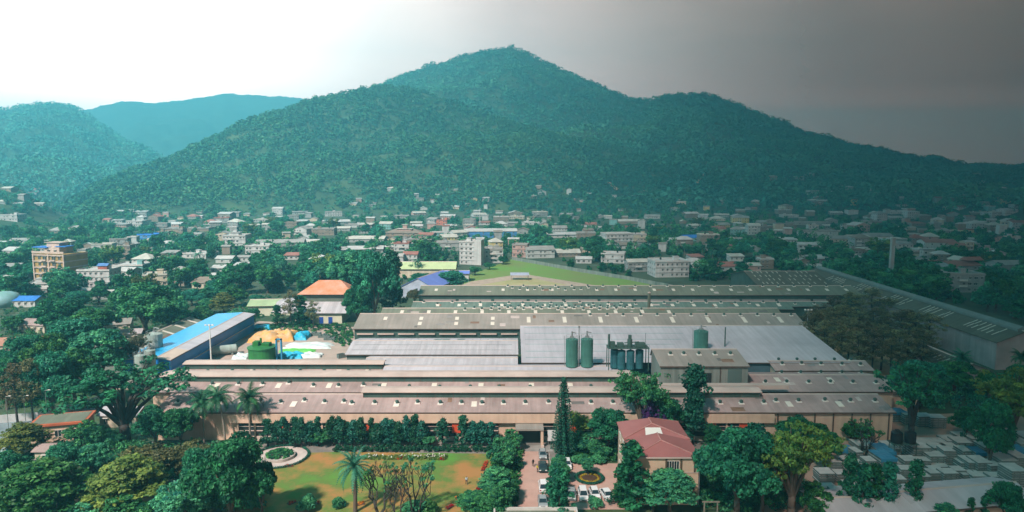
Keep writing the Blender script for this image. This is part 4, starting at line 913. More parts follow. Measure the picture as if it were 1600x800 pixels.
for col, kind, px, py, rot, l in (('silver','hatch',848,714,S90,'silver hatchback parked farthest up the drive'),('dark','sedan',848,733,S90,'dark saloon parked on the drive behind the silver hatchback'),('white','suv',849,764,-S90,'white car parked alone halfway down the right side of the drive'),('silver','sedan',848,788,S90,'silver saloon parked at the near end of the drive'),
    ('white','hatch',886,729,S90,'white hatchback parked at the back of the court beside the hedge'),('silver','hatch',893,777,R(85),'silver car parked at the hedge end of the front row'),('white','suv',911,777,S90,'white car second from the hedge in the front row of the court'),('white','hatch',929,775,R(93),'white car third from the hedge in the front row of the court'),('white','sedan',948,777,R(102),'white car nearest the office in the front row of the court')):
    X, Y = cpx(px, py); car(col, kind, X, Y, rot, l)
# ------------------------------------------------------------------ people
def person(px, py, label, shirt, pants, yaw=0.0, stride=.18, arm=.25):
    p = at(px, py); bmx = bmesh.new(); J = {}
    me = bpy.data.meshes.new('person')
    V = [(0,0,.95),(0,0,1.18),(0,0,1.40),(0,.01,1.53),(0,.02,1.62),(0,.02,1.72),
         (-.10,0,.90),(-.10,stride,.5),(-.10,stride*1.1-.05,.08),(-.10,stride*1.1+.12,.04),
         (.10,0,.90),(.10,-stride*.5,.5),(.10,-stride*1.4,.09),(.10,-stride*1.4+.15,.04),
         (-.19,0,1.40),(-.25,-arm*.3,1.14),(-.26,arm*.3,.90),(-.26,arm*.45,.80),
         (.19,0,1.40),(.25,arm*.4,1.14),(.26,arm,.94),(.26,arm+.08,.86)]
    Ed = [(0,1),(1,2),(2,3),(3,4),(4,5),(0,6),(6,7),(7,8),(8,9),(0,10),(10,11),(11,12),(12,13),(2,14),(14,15),(15,16),(16,17),(2,18),(18,19),(19,20),(20,21)]
    Rd = [.15,.14,.15,.06,.095,.09,.10,.065,.045,.04,.10,.065,.045,.04,.075,.05,.038,.035,.075,.05,.038,.035]
    me.from_pydata(V, Ed, []); o = link('person', me, None, p, yaw); md = o.modifiers.new('skin', 'SKIN')
    for i, r in enumerate(Rd): me.skin_vertices[0].data[i].radius = (r, r)
    me.skin_vertices[0].data[0].use_root = True
    o.modifiers.new('sub', 'SUBSURF').levels = 1
    dg = bpy.context.evaluated_depsgraph_get(); e = o.evaluated_get(dg); m2 = bpy.data.meshes.new_from_object(e); o.modifiers.clear(); o.data = m2
    skin = mat('skin_tone', (.20,.11,.07)); ms = [skin, mat('cloth_' + shirt[0], shirt[1], rough=.9), mat('cloth_' + pants[0], pants[1], rough=.9), mat('hair_black', (.01,.01,.01)), mat('shoe', (.02,.02,.02))]
    m2.materials.clear()
    for x in ms: m2.materials.append(x)
    for f in m2.polygons:
        c = f.center; f.material_index = 4 if c.z < .09 else 2 if c.z < .97 and abs(c.x) < .2 else 3 if c.z > 1.70 or (c.z > 1.6 and c.y < -.02) else 0 if c.z > 1.47 or (abs(c.x) > .2 and c.z < 1.12) else 1
    return tag(o, label, 'person')
person(729, 757, 'person in a pale blue shirt and dark trousers walking across the lawn', ('paleblue', (.45,.55,.6)), ('navy', (.02,.03,.06)), R(200))
person(833, 729, 'person in dark clothes walking up the middle of the drive', ('black', (.02,.02,.02)), ('black', (.02,.02,.02)), R(10), stride=.25)
person(839.5, 738, 'person in a yellow shirt standing by the dark saloon', ('yellow', (.55,.42,.05)), ('charcoal', (.03,.03,.035)), R(-60), stride=.05)
person(863, 741, 'person in white standing at the edge of the drive hedge', ('white', (.7,.7,.68)), ('grey', (.2,.2,.2)), R(90), stride=.05)
person(858.5, 746, 'person in a light blue top beside the drive hedge', ('lightblue', (.3,.5,.6)), ('navy', (.02,.03,.06)), R(90), stride=.1)
# ------------------------------------------------------------------ slab stacks of the right yard
M_slab = mat('slab_grey', (.54,.49,.455), rough=.85, col2=(.38,.365,.345), scale=.5, detail=6)
M_slab2 = mat('slab_side', (.17,.20,.185), rough=.85, col2=(.11,.145,.135), scale=.8, detail=5)
M_batten = mat('batten', (.06,.05,.04)); M_tarpb = mat('tarp_blue', (.05,.24,.38), rough=.4, var=.12)
def stack(px, py, wpx, hpx, dm, tarp, label, grp):
    p = at(px, py); k = ppm(p); w_ = wpx/k; h_ = max(.4, 1.35*hpx/k); t = thing('slab_stack', label, 'stack', p, rng.normal(0, .05), grp)
    n = max(1, round(h_/.5)); lay = (h_)/n
    for j in range(n):
        dx, dy = rng.uniform(-.07,.07), rng.uniform(-.07,.07); b = MB(); b.box(-w_/2+dx, w_/2+dx, dy, dm+dy, j*lay+.10, (j+1)*lay); b.mi = [1, 0, 1, 1, 1, 1]; b.build('slab_pack', [M_slab, M_slab2], t)
        q = MB()
        for u in (-.35, 0, .35): q.box(u*w_-.06, u*w_+.06, .06, dm-.06, j*lay, j*lay+.10)
        q.build('batten', M_batten, t)
    if tarp:
        b = MB(); N = 8; gx = [[(-w_/2-.08+(w_+.16)*i/N, -.08+(dm+.16)*j/N, n*lay+.04+rng.uniform(0,.10)) for i in range(N+1)] for j in range(N+1)]
        for j in range(N):
            for i in range(N): b.quad(gx[j][i], gx[j][i+1], gx[j+1][i+1], gx[j+1][i])
        for i in range(N): a0, a1 = gx[0][i], gx[0][i+1]; b.quad((a0[0], -.10, n*lay-.5-rng.uniform(0,.3)), (a1[0], -.10, n*lay-.5-rng.uniform(0,.3)), a1, a0)
        b.build('tarp', M_tarpb, t, smooth=True)
# rows: photo x of left bottom corner, y of the front bottom, width, height, depth m, tarp
YARD = [
 ('the row nearest the pale roofs', [(1298,770,24,6,2.4,0),(1352,762,20,7,2.4,0),(1376,764,30,14,2.6,0),(1398,760,28,9,2.4,0),(1421,752,28,14,2.4,0),(1445,755,20,8,2.6,0),(1468,751,30,9,2.4,0),(1486,754,24,11,2.6,0),(1516,752,24,8,2.4,0),(1545,750,30,6,2.4,0),(1592,770,26,26,4,0),(1330,768,18,8,2.4,0),(1312,778,22,8,2.4,0),(1500,748,18,10,2.4,0),(1432,757,16,9,2.4,0),(1408,762,16,10,2.4,0),(1530,756,22,9,2.4,0),(1560,758,24,10,2.4,0)]),
 ('the row beside the lane', [(1292,757,24,13,3,0),(1316,755,18,11,2.4,0),(1306,740,18,14,3,0),(1345,737,14,9,2.6,0),(1361,741,17,16,2.6,0),(1388,739,26,17,4.6,1),(1404,735,16,8,2.4,0),(1388,752,20,5,2.4,0),(1406,741,20,4,2.4,0),(1330,745,18,12,2.6,0),(1350,752,20,9,2.4,0),(1372,750,18,11,2.4,0),(1322,732,16,10,2.6,0)]),
 ('the row before the tanks', [(1424,738,24,14,3,0),(1443,733,22,10,2.4,0),(1432,748,16,8,2.4,0),(1464,746,20,9,2.4,0),(1472,736,26,5,2.4,0),(1478,742,18,4,2.4,0),(1440,722,28,17,4,0),(1465,730,26,13,3,0),(1483,728,18,18,3,0)]),
 ('the row right of the tanks', [(1508,737,14,10,3,0),(1522,741,18,14,4,0),(1538,744,22,16,4,0),(1556,747,20,15,3.6,0),(1577,746,26,20,4.4,0),(1598,744,20,22,4.4,0),(1512,722,16,13,3.4,0),(1532,726,16,14,3.4,1),(1507,749,16,8,3,0)]),
 ('the row behind the tanks', [(1324,714,22,8,3,1),(1343,722,12,12,3,0),(1387,725,24,14,5,1),(1400,720,14,14,5,0),(1385,738,14,9,3,0),(1428,708,30,8,3.6,0),(1452,704,34,8,4,0),(1472,712,26,9,3,0),(1440,712,28,7,3,0),(1470,703,36,7,4,0),(1300,705,30,5,3,0),(1355,704,30,6,4,0)]),
 ('the far right block of stacks', [(1550,712,26,10,4,0),(1572,718,26,12,4,1),(1594,724,26,14,4,1),(1562,700,24,9,4,0),(1585,702,28,10,4,0),(1560,688,26,8,4,0),(1588,690,30,8,4,0),(1604,707,20,10,4,0),(1530,700,26,11,4,0),(1508,705,24,10,4,0),(1490,712,22,9,3.4,0),(1575,708,22,10,4,0),(1545,694,22,10,4,0),(1610,696,24,10,4,0),(1512,694,22,8,4,0),(1492,700,24,8,4,0)]),
 ('the row by the shed corner', [(1405,660,22,12,3,1),(1425,664,24,12,3,0),(1446,668,24,13,3,0),(1466,670,24,13,3,0),(1400,654,20,8,3,1)]),
]
for rowname, items in YARD:
    items.sort(key=lambda q: at(q[0], q[1])[0] / at(q[0], q[1])[1])
    for i, (px, py, w_, h_, dm, tp) in enumerate(items):
        size = 'tall' if h_ >= 13 else 'low' if h_ <= 7 else 'grey'
        stack(px, py, w_, h_, dm, tp, f"{size} slab stack{' with blue tarp' if tp else ''}, {ordinal(i+1)} from left in {rowname}", 'slab stacks in the stone yard')
wt = thing('water_tank_stand', 'steel frame tower carrying two black water tanks in the stone yard', 'water tower', at(1413, 724))
for x in (-2.4, 0, 2.4):
    for y in (0, 2.0): MB().tube((x,y,0),(x,y,4.2),.09,.09,5).build('leg', M_ventd, wt)
MB().box(-2.8,2.8,-.4,2.4,4.2,4.35).build('platform', M_ventd, wt)
for x in (-1.45, 1.45): MB().lathe([(1.15,4.35),(1.2,5.2),(1.15,6.6),(.5,7.0),(.45,7.2)], 14, c=(x, 1)).build('tank', mat('tank_black', (.012,.016,.018), rough=.5), wt)
# white sheds at the lower right
def low_shed(label, c, L_, W_, ang, ze, zr): return Hall(label, 0, L_, 0, W_, ze, zr, roofm=M_white2, wallm=M_cream, loc=(c[0], c[1], 0), rotz=ang, name='low_shed', thick=.15)
M_white2 = ribs(mat('roof_pale_lavender', (.52,.475,.49), rough=.6, col2=(.42,.385,.40), scale=.08, detail=7, streak=.15), .6, 'X', .2)
c_ = at(1434, 795, 3.6); low_shed('long pale lavender roofed shed at the lower right before the stone yard', (c_.x, c_.y-.5), 23.5, 9.5, R(9), 3.6, 4.9)
c_ = at(1300, 806, 3.4); low_shed('smaller pale roofed shed left of the long lavender roofed shed', (c_.x, c_.y-1), 16.5, 10.5, R(5), 3.4, 4.6)
# parapet roof at the bottom edge and the gate frame
gb = thing('gatehouse', 'flat gatehouse roof with white parapet at the bottom of the drive', 'gatehouse', (1.5, 110.6, 0)); 
MB().box(-4.4, 9.6, -4, 3.2, 0, 3.4).build('wall', M_cream, gb); MB().box(-4.2, 9.4, -3.8, 3.0, 3.4, 3.46).build('roof', M_asb3, gb)
pm = MB(); pm.box(-4.7,9.9,2.9,3.25,3.3,3.95).box(-4.7,9.9,-4.3,-4,3.3,3.95).box(-4.7,-4.4,-4,2.9,3.3,3.95).box(9.6,9.9,-4,2.9,3.3,3.95); pm.build('parapet', mat('parapet_white', (.6,.58,.54)), gb)
gf = thing('gate_frame', 'small pale timber gate frame right of the office building', 'gate', at(1110, 806))
MB().box(-1.3,-1.1,-.1,.1,0,2.6).box(1.1,1.3,-.1,.1,0,2.6).build('post', M_barkpale, gf); MB().box(-1.6,1.6,-.12,.12,2.6,2.8).build('lintel', M_barkpale, gf)
def lamp_post(px, py, h, label):
    t = thing('lamp_post', label, 'lamp post', at(px, py)); MB().tube((0,0,0),(0,0,h),.09,.05,7).build('pole', M_steel, t); MB().tube((0,0,h),(.9,0,h+.15),.04,.04,5).box(.7,1.3,-.12,.12,h+.1,h+.22).build('lamp_head', M_collar, t); return t
lamp_post(1325, 772, 4.6, 'thin lamp post at the edge of the stone yard lane'); lamp_post(617, 803, 4.8, 'grey lamp post in the middle of the lawn among the bare trees'); lamp_post(90, 806, 4.4, 'thin lamp post among the trees at the lower left')
MB_ = None
# ------------------------------------------------------------------ yard at the left: tarps, tanks, store
def heap(px, py, wpx, hpx, dm, m, label, name='tarp_heap', cat='tarp', seed=1):
    p = at(px, py); k = ppm(p); w_, h_ = wpx/k, hpx/k; N = 22; b = MB(); rg = np.random.default_rng(seed); ph = rg.uniform(0, 6, 6)
    g = []
    for j in range(N+1):
        row = []
        for i in range(N+1):
            u, v = i/N*2-1, j/N*2-1; e = max(0, 1-abs(u)**4) * max(0, 1-abs(v)**4)
            z = h_*e**.5*(.72+.28*math.sin(3*u+ph[0]+2*v)*math.cos(4*v+ph[1])+.1*math.sin(9*u+ph[2])*math.sin(8*v+ph[3])) + rg.uniform(0,.06)
            row.append((u*w_/2*(1+.06*math.sin(5*v+ph[4])), (v+1)*dm/2, max(0, z)))
        g.append(row)
    for j in range(N):
        for i in range(N): b.quad(g[j][i], g[j][i+1], g[j+1][i+1], g[j+1][i])
    return tag(b.build(name, m, None, True, p), label, cat)
M_to = mat('tarp_orange', (.62,.30,.06), rough=.6, col2=(.5,.36,.22), scale=.5); M_tc = mat('tarp_cyan', (.03,.42,.62), rough=.4, col2=(.02,.30,.50), scale=.5); M_tw = mat('tarp_white', (.62,.62,.60), rough=.5, col2=(.42,.55,.56), scale=.4); M_tg = mat('tarp_green', (.12,.50,.10), rough=.5, var=.1)
heap(409, 536, 50, 16, 12, M_to, 'big orange tarp heap at the far end of the blue roofed shed', seed=2)
heap(437, 534, 42, 17, 10, M_to, 'orange and straw coloured tarp heap behind the green tank', seed=3)
heap(404, 517, 34, 7, 6, M_tc, 'cyan tarp lying behind the big orange heap', seed=4)
heap(463, 532, 30, 11, 9, M_tc, 'cyan tarp heap right of the orange heaps', seed=5)
heap(478, 545, 74, 6, 7, M_tw, 'long white tarp behind the green sheet', seed=6)
heap(462, 551, 56, 4, 4, M_tg, 'bright green tarp between the white and cyan tarps', seed=7)
heap(450, 561, 42, 9, 5, M_tc, 'cyan tarp heap right beside the green tank', seed=8)
heap(484, 560, 32, 7, 5, M_tw, 'pale tarp covered pile right of the cyan heap before the shed roof', seed=9)
heap(373, 562, 26, 7, 6, M_tw, 'white tarp heap left of the green tank', seed=10)
gt = thing('green_tank', 'broad bright green cylindrical tank with equipment on top', 'tank', at(410, 566))
MB().lathe([(4.3,0),(4.3,5.0),(4.6,5.05),(4.6,5.4),(4.2,5.45),(1,5.9)], 26).build('body', mat('tank_green', (.03,.20,.05), rough=.6, col2=(.02,.11,.035), scale=.3), gt)
MB().box(-2.5,-.6,-1.5,1,5.5,7.2).box(.2,2.8,-1,1.6,5.5,6.6).tube((-.2,0,5.5),(-.2,0,8.2),.35,.35,8).build('equipment', mat('tank_green_dark', (.02,.16,.03)), gt)
MB().box(4.7,5.1,-.4,.4,0,8).box(6.3,6.7,-.4,.4,0,8).box(4.7,6.7,-.4,.4,7.6,8).build('ladder_frame', mat('steel_blue', (.03,.25,.45)), gt)
tk = thing('horizontal_tank', 'grey horizontal cylindrical tank lying beside the blue wall', 'tank', at(350, 555), R(28))
MB().tube((-4,0,2.0),(4,0,2.0),1.5,1.5,16).tube((4,0,2.0),(4.6,0,2.0),1.5,.6,16).tube((-4,0,2),(-4.6,0,2),1.5,.6,16).build('body', M_silog, tk)
for x in (-2.6, 2.6): MB().box(x-.3,x+.3,-1.2,1.2,0,.9).build('saddle', M_greywall, tk)
for i, (px, py) in enumerate([(322,556),(334,551),(345,546),(355,541),(364,536)]):
    t = thing('cladding_rack', f'pale upright sheet rack against the blue shed wall, {ordinal(i+1)} from the near end', 'rack', at(px, py), BS.t.rotation_euler.z, 'sheet racks along the blue shed'); b = MB()
    for k in range(5): b.box(-1.2+k*.55,-1.2+k*.55+.12,-.3,.3,.2,3.0+.2*math.sin(k*3))
    b.box(-1.4,1.4,-.35,.35,0,.2); b.build('panel', M_ridgecap, t)
for i, (px, py) in enumerate([(493,524),(506,527),(515,531)]):
    t = thing('stone_bin', f'dark timber pile at the yard edge below the cream store, {ordinal(i+1)} from the left', 'pile', at(px, py), 0, 'dark piles at the yard edge')
    b = MB()
    for k in range(7): b.box(-2+k*.6, -1.5+k*.6, -1, 1, 0, rng.uniform(.6,1.5))
    b.build('timber', M_galv, t)
for i, (px, py, w_) in enumerate([(533,559,7),(549,562,8),(560,557,6)]):
    t = thing('scrap_crate', f'dark crate in the gap left of the white sheds, {ordinal(i+1)} from the left', 'crate', at(px, py), rng.uniform(0,1), 'dark crates left of the white sheds')
    MB().box(-1.2,1.2,-.8,.8,0,.15).box(-1.2,1.2,-.8,-.7,.15,1.4).box(-1.2,1.2,.7,.8,.15,1.4).box(-1.2,-1.1,-.7,.7,.15,1.4).box(1.1,1.2,-.7,.7,.15,1.4).build('crate_box', M_galv, t)
# ------------------------------------------------------------------ houses
PAL = {'white': (.56,.56,.55), 'cream': (.60,.52,.40), 'grey': (.34,.35,.34), 'brown': (.30,.24,.19), 'pink': (.52,.34,.30), 'yellow': (.62,.52,.22), 'teal': (.22,.46,.44), 'salmon': (.60,.20,.13), 'pale': (.52,.55,.53), 'blue': (.08,.26,.55)}
WALLM = {k: mat('house_wall_' + k, v, rough=.85, col2=tuple(c*.78 for c in v), scale=.22, detail=7, streak=.2) for k, v in PAL.items()}
RPAL = {'white': (.52,.51,.49), 'grey': (.33,.32,.30), 'red': (.36,.15,.12), 'blue': (.04,.20,.60), 'green': (.36,.47,.27), 'brown': (.26,.21,.17), 'pale': (.52,.50,.44), 'teal': (.14,.34,.34)}
ROOFM = {k: mat('house_roof_' + k, v, rough=.8, col2=tuple(c*.7 for c in v), scale=.2, detail=7) for k, v in RPAL.items()}
M_dark = mat('window_dark', (.05,.06,.06), rough=.3, var=.1)
M_trim = mat('house_trim', (.60,.58,.54), rough=.8, var=.1)
_wm = {}
def win_me(w_, h_):
    if (w_, h_) not in _wm:
        f = MB(); f.box(-w_/2-.12, w_/2+.12, -.10, -.012, -.12, 0).box(-w_/2-.3, w_/2+.3, -.5, -.012, h_+.03, h_+.14).box(-.04,.04,-.06,-.012,0,h_, ); f.box(-w_/2, w_/2, -.03, .06, 0, h_, m=1)
        _wm[w_, h_] = f.mesh('window', [M_trim, M_dark])
    return _wm[w_, h_]
HOUSES = []
def house(px, py, wpx, st, wall, roof, rtype, dm=None, rot=None, label=None, detail=None, extra=None, zoff=0.0, name=None):
    p = ground_at(px, py)
    if p is None: return None
    k = ppm(p); W_ = wpx/k; D_ = dm or min(16, max(5, W_*rng.uniform(.6,.95))); fh = 3.1; Hh = st*fh; rz = rng.normal(0, .16) if rot is None else rot
    t = thing(name or 'house', label or '', 'house' if not name else name.replace('_', ' '), p, rz)
    hw = W_/2; det = detail if detail is not None else wpx >= 15
    b = MB(); b.box(-hw, hw, 0, D_, -2.5, Hh)
    if det:
        for s in range(1, st): b.box(-hw-.10, hw+.10, -.35, D_+.10, s*fh-.12, s*fh+.10)
    b.build('wall', WALLM[wall], t)
    r = MB(); o = .55
    if rtype == 'flat':
        r.box(-hw-.35, hw+.35, -.45, D_+.35, Hh, Hh+.22)
        for a_ in ((-hw-.1, hw+.1, -.1, .1), (-hw-.1, hw+.1, D_-.1, D_+.1), (-hw-.1, -hw+.1, .1, D_-.1), (hw-.1, hw+.1, .1, D_-.1)): r.box(*a_, Hh+.22, Hh+.9)
    elif rtype == 'gable':
        z = Hh + min(2.4, D_*.2); r.extrude_x([(-o, Hh-.05), (-o, Hh+.1), (D_/2, z), (D_+o, Hh+.1), (D_+o, Hh-.05), (D_/2, z-.16)], -hw-o, hw+o)
        g = MB().extrude_x([(0, Hh), (D_, Hh), (D_/2, z-.2)], -hw, hw); g.build('gable_wall', WALLM[wall], t)
    elif rtype == 'front':                              # gable facing the camera
        z = Hh + min(3, W_*.22); i = len(r.v); pts = [(-hw-o, Hh-.05), (0, z-.16), (hw+o, Hh-.05), (hw+o, Hh+.1), (0, z), (-hw-o, Hh+.1)]
        r.v += [(x, -o, zz) for x, zz in pts] + [(x, D_+o, zz) for x, zz in pts]
        r.f += [(0,1,4,5), (1,2,3,4), (11,10,7,6), (10,9,8,7)] ; r.f += [(k_, k_+6, (k_+1) % 6+6, (k_+1) % 6) for k_ in range(6)]; r.mi += [0]*10
        g = MB(); g.poly([(-hw,0,Hh),(hw,0,Hh),(0,0,z-.2)]); g.poly([(hw,D_,Hh),(-hw,D_,Hh),(0,D_,z-.2)]); g.build('gable_wall', WALLM[wall], t)
    elif rtype == 'hip':
        z = Hh + min(3.2, min(W_, D_)*.3); q = max(.2, hw - D_/2); A_ = [(-hw-o,-o,Hh),(hw+o,-o,Hh),(hw+o,D_+o,Hh),(-hw-o,D_+o,Hh)]; U, Vv = (-q, D_/2, z), (q, D_/2, z)
        r.quad(A_[0], A_[1], Vv, U).tri(A_[1], A_[2], Vv).quad(A_[2], A_[3], U, Vv).tri(A_[3], A_[0], U).quad(A_[3], A_[2], A_[1], A_[0]); r.box(-hw-o, hw+o, -o, -o+.12, Hh-.22, Hh-.004)
    elif rtype == 'lean':
        r.extrude_x([(-.8, Hh), (-.8, Hh+.14), (D_+.5, Hh+1.3), (D_+.5, Hh+1.16)], -hw-.4, hw+.4); g = MB().extrude_x([(0, Hh), (D_, Hh), (D_, Hh+1.1), (0, Hh+.02)], -hw, hw); g.build('gable_wall', WALLM[wall], t)
    ro = r.build('roof', ROOFM[roof], t)
    if det:
        n = max(2, min(7, int(W_/2.7)))
        for s in range(st):
            for c in range(n):
                if rng.uniform() < .25: continue
                x = -hw + W_*(c+.5)/n; wd = .9 if rng.uniform() < .7 else 1.5
                link('window', win_me(wd, 1.35), t, (x, 0, s*fh+.95))
        m_ = max(1, min(4, int(D_/3.4)))
        side = 1 if p.x < 0 else -1
        for s in range(st):
            for c in range(m_): w_ = link('window', win_me(.9, 1.35), t, (side*hw, D_*(c+.5)/m_, s*fh+.95)); w_.rotation_euler.z = side * R(90)
        if extra == 'balcony' or (extra is None and st >= 2 and rng.uniform() < .4):
            bx_ = MB(); x0 = -hw*rng.uniform(.1,.9); x1 = x0 + min(hw*.8, 4); 
            for s in range(1, st): bx_.box(x0, x1, -1.5, -.36, s*fh-.10, s*fh+.06); bx_.box(x0, x1, -1.5, -1.4, s*fh+.06, s*fh+.95)
            bx_.build('balcony', M_trim, t)
        if rtype == 'flat':
            u = rng.uniform(-.6,.6)*hw
            if rng.uniform() < .6 or extra == 'stair': MB().box(u-1.5, u+1.5, D_*.4, D_*.4+2.6, Hh+.22, Hh+2.5).box(u-1.8, u+1.8, D_*.4-.3, D_*.4+2.9, Hh+2.5, Hh+2.65).build('stair_head', WALLM[wall], t)
            if rng.uniform() < .6: MB().lathe([(.6,Hh+.23),(.62,Hh+1.3),(.25,Hh+1.55)], 10, c=(-u*.8, D_*.7)).build('water_tank', mat('tank_black', (.012,.016,.018)) if rng.uniform() < .6 else M_collar, t)
    HOUSES.append(dict(o=t, px=px, py=py, st=st, wall=wall, roof=roof, rt=rtype, lab=label, p=p, w=W_))
    return t
# --- houses one can tell apart, from the photograph (px, foot y, width px, storeys, wall, roof, roof type, label)
H_ = [
 (147,451,50,3,'white','white','flat','white three storey house with dark window dots, before the yellow apartment block'),
 (200,432,46,2,'teal','white','flat','pale teal house with white balcony front, left below the white pyramid roof'),
 (222,420,30,2,'white','pale','hip','white house with pale pyramid roof behind the teal balcony house'),
 (243,449,34,2,'cream','pale','flat','cream two storey house with parapet, right of the teal balcony house'),
 (62,453,36,1,'white','white','flat','low white house below the left foot of the yellow apartment block'),
 (159,388,30,1,'white','pale','flat','low white house on the rise behind the yellow apartment block'),
 (227,378,32,2,'blue','blue','flat','bright blue sheet walled shed beyond the left town trees'),
 (210,354,26,2,'white','white','flat','white two storey house at the foot of the left hill slope'),
 (290,362,70,1,'brown','grey','flat','long low brown building row left of the pagoda topped white house'),
 (366,386,36,3,'white','white','flat','white three storey house with stepped top among the left town trees'),
 (402,398,38,2,'white','white','flat','white two storey block right before the stepped white house'),
 (300,404,50,1,'white','white','flat','long low white house in the trees left of the stepped white house'),
 (350,412,26,1,'pale','white','gable','small pale gabled house below the long low white house'),
 (437,385,72,1,'grey','grey','gable','long grey roofed shed right of the stepped white house'),
 (570,379,60,1,'grey','pale','gable','long pale roofed shed in the middle of the town'),
 (565,396,66,1,'grey','white','lean','long white roofed shed nearer than the pale roofed shed'),
 (505,368,34,2,'brown','grey','flat','brown grey two storey building at the foot of the front hill'),
 (630,374,58,2,'brown','brown','hip','wide brown building with tiered hip roofs and a lantern on top'),
 (690,352,18,2,'salmon','red','flat','salmon red two storey house at the hill foot'),
 (673,351,18,2,'grey','grey','gable','grey house touching the left side of the salmon red house'),
 (733,351,20,2,'grey','grey','flat','small grey block between the salmon red house and the blue shed'),
 (767,372,82,2,'blue','white','gable','long pale blue walled shed with white roof at the hill foot'),
 (732,414,30,5,'white','white','flat','tall white five storey block with stair tower'),
 (768,411,36,3,'pale','grey','flat','pale three storey block right against the tall white block'),
 (776,390,20,2,'yellow','pale','hip','yellow house with pale roof behind the pale three storey block'),
 (698,392,40,2,'grey','grey','flat','grey concrete block left of the tall white block'),
 (653,386,44,2,'brown','grey','flat','brown grey two storey block behind the small white tower house'),
 (614,416,32,2,'white','white','flat','white house with a small tower by the big dark trees'),
 (641,412,22,2,'pale','red','gable','pale house with small red roof right of the white tower house'),
 (508,422,32,2,'pale','white','front','house with white gable facing forward among dark trees'),
 (812,403,24,3,'pink','grey','flat','pinkish three storey block at the left end of the field houses'),
 (845,404,44,2,'pale','grey','gable','pale grey gabled house beside the pinkish three storey block'),
 (880,372,60,1,'white','white','lean','long low white roofed row behind the field houses'),
 (916,375,30,2,'brown','grey','flat','dark two storey house behind the field houses'),
 (968,383,44,3,'white','white','flat','large white three storey house complex above the field'),
 (1000,377,20,2,'cream','white','flat','cream annex on the right of the large white house complex'),
 (957,412,36,2,'white','white','flat','white two storey house at the far edge of the field'),
 (886,402,42,1,'brown','pale','gable','low house with pale roof at the field edge, left of the white one'),
 (912,412,24,1,'white','white','gable','small white gabled house right at the field wall'),
 (998,425,34,2,'grey','pale','gable','grey gabled house beside the field, left of the white palm house'),
 (1050,434,54,3,'white','white','flat','white three storey house with palms beside the field'),
 (1097,423,30,1,'white','white','gable','low white house right of the white palm house'),
 (1136,424,34,1,'pale','red','gable','low pale house with pinkish roof right of the low white house'),
 (1087,377,34,1,'teal','blue','gable','long low house with blue edge in the dark trees'),
 (985,350,46,1,'brown','pale','gable','low brown house row at the hill foot above the large white complex'),
 (829,352,28,1,'white','white','flat','small white house at the hill foot right of the blue walled shed'),
 (1260,352,70,1,'grey','grey','flat','long grey building in the right town below the hill'),
 (1236,340,24,1,'white','white','flat','white house with a blue tank in the right town'),
 (1282,372,54,2,'pale','grey','flat','pale two storey row in the middle of the right town'),
 (1318,385,40,2,'cream','grey','gable','cream house in the row before the right town trees'),
 (1345,383,32,2,'yellow','pale','gable','yellowish house in the row before the right town trees'),
 (1375,380,40,2,'white','grey','gable','white gabled house in the row before the right town trees'),
 (1402,386,34,2,'teal','white','flat','pale teal house right of the white gabled house'),
 (1470,391,46,2,'pale','pink' if 'pink' in RPAL else 'red','gable','pale house with long reddish roof at the right'),
 (1510,432,52,2,'grey','red','gable','house with double tiered red roof at the right above the long shed'),
 (1505,458,60,3,'grey','grey','flat','grey three storey flats just below the double red roof'),
 (1455,421,36,1,'yellow','red','gable','low yellow house with red roof left of the double red roof'),
 (1338,411,24,1,'white','white','lean','small white roofed house in the trees behind the long shed'),
 (1290,411,32,1,'grey','white','lean','low house with bent white roof behind the dark back sheds'),
 (1580,430,40,2,'grey','grey','gable','grey house among trees at the right edge'),
 (1230,380,30,1,'white','white','lean','long white roofed house left of the right town row'),
 (14,346,26,2,'white','white','flat','white house with dark openings at the left edge below the knoll'),
 (22,398,40,1,'white','white','gable','low white house at the left edge beside the yellow apartment block'),
 (28,382,26,1,'pale','grey','gable','pale house behind the low white house at the left edge'),
 (320,452,44,1,'cream','brown','gable','low cream house under the palms left of the red hipped store'),
 (345,427,30,1,'white','white','lean','small white roofed house in the left town trees'),
 (380,424,34,1,'white','white','lean','low white roofed house behind the left town palms'),
 (330,440,22,1,'pale','white','gable','small pale house half hidden by left town trees'),
]
for (px, py, wp, st, wa, ro_, rt, lb) in H_: house(px, py, wp, st, wa, ro_ if ro_ in RPAL else 'red', rt, label=lb)
# --- the far town and the houses on the slopes: smaller, told apart by look and by their place in the rows
def clear_of(px, py, wpx, gap=1):
    return all(abs(h['px']-px) > (wpx + h['w']*ppm(h['p']))*.40 + gap or abs(h['py']-py) > 5 for h in HOUSES)
random.seed(3)
ZONES = [ # name, n, x range, y range, width px range
 ('on the front hill slope', 44, (540, 1120), (298, 336), (6, 15)),
 ('on the right hill slope', 69, (1120, 1600), (272, 332), (6, 18)),
 ('on the left edge knoll', 7, (0, 62), (298, 326), (10, 18)),
 ('in the far left town', 46, (150, 560), (333, 362), (8, 26)),
 ('in the far middle town', 48, (560, 1130), (336, 360), (8, 24)),
 ('in the far right town', 66, (1120, 1600), (333, 368), (9, 26)),
 ('in the near right town', 42, (1060, 1600), (370, 425), (11, 30)),
 ('in the left town trees', 30, (0, 470), (364, 412), (10, 26)),
 ('in the middle town', 34, (470, 1120), (362, 398), (11, 28)),
 ('in the near left town', 8, (0, 330), (425, 470), (16, 34)),
]
wallc = ['white']*6 + ['pale']*4 + ['grey']*8 + ['cream']*3 + ['brown']*6 + ['pink']*2 + ['yellow','teal']
roofc = ['white']*7 + ['grey']*6 + ['pale']*4 + ['brown']*2 + ['red']*2
DISTANT = []                                           # past the 300 largest: one mass of distant houses
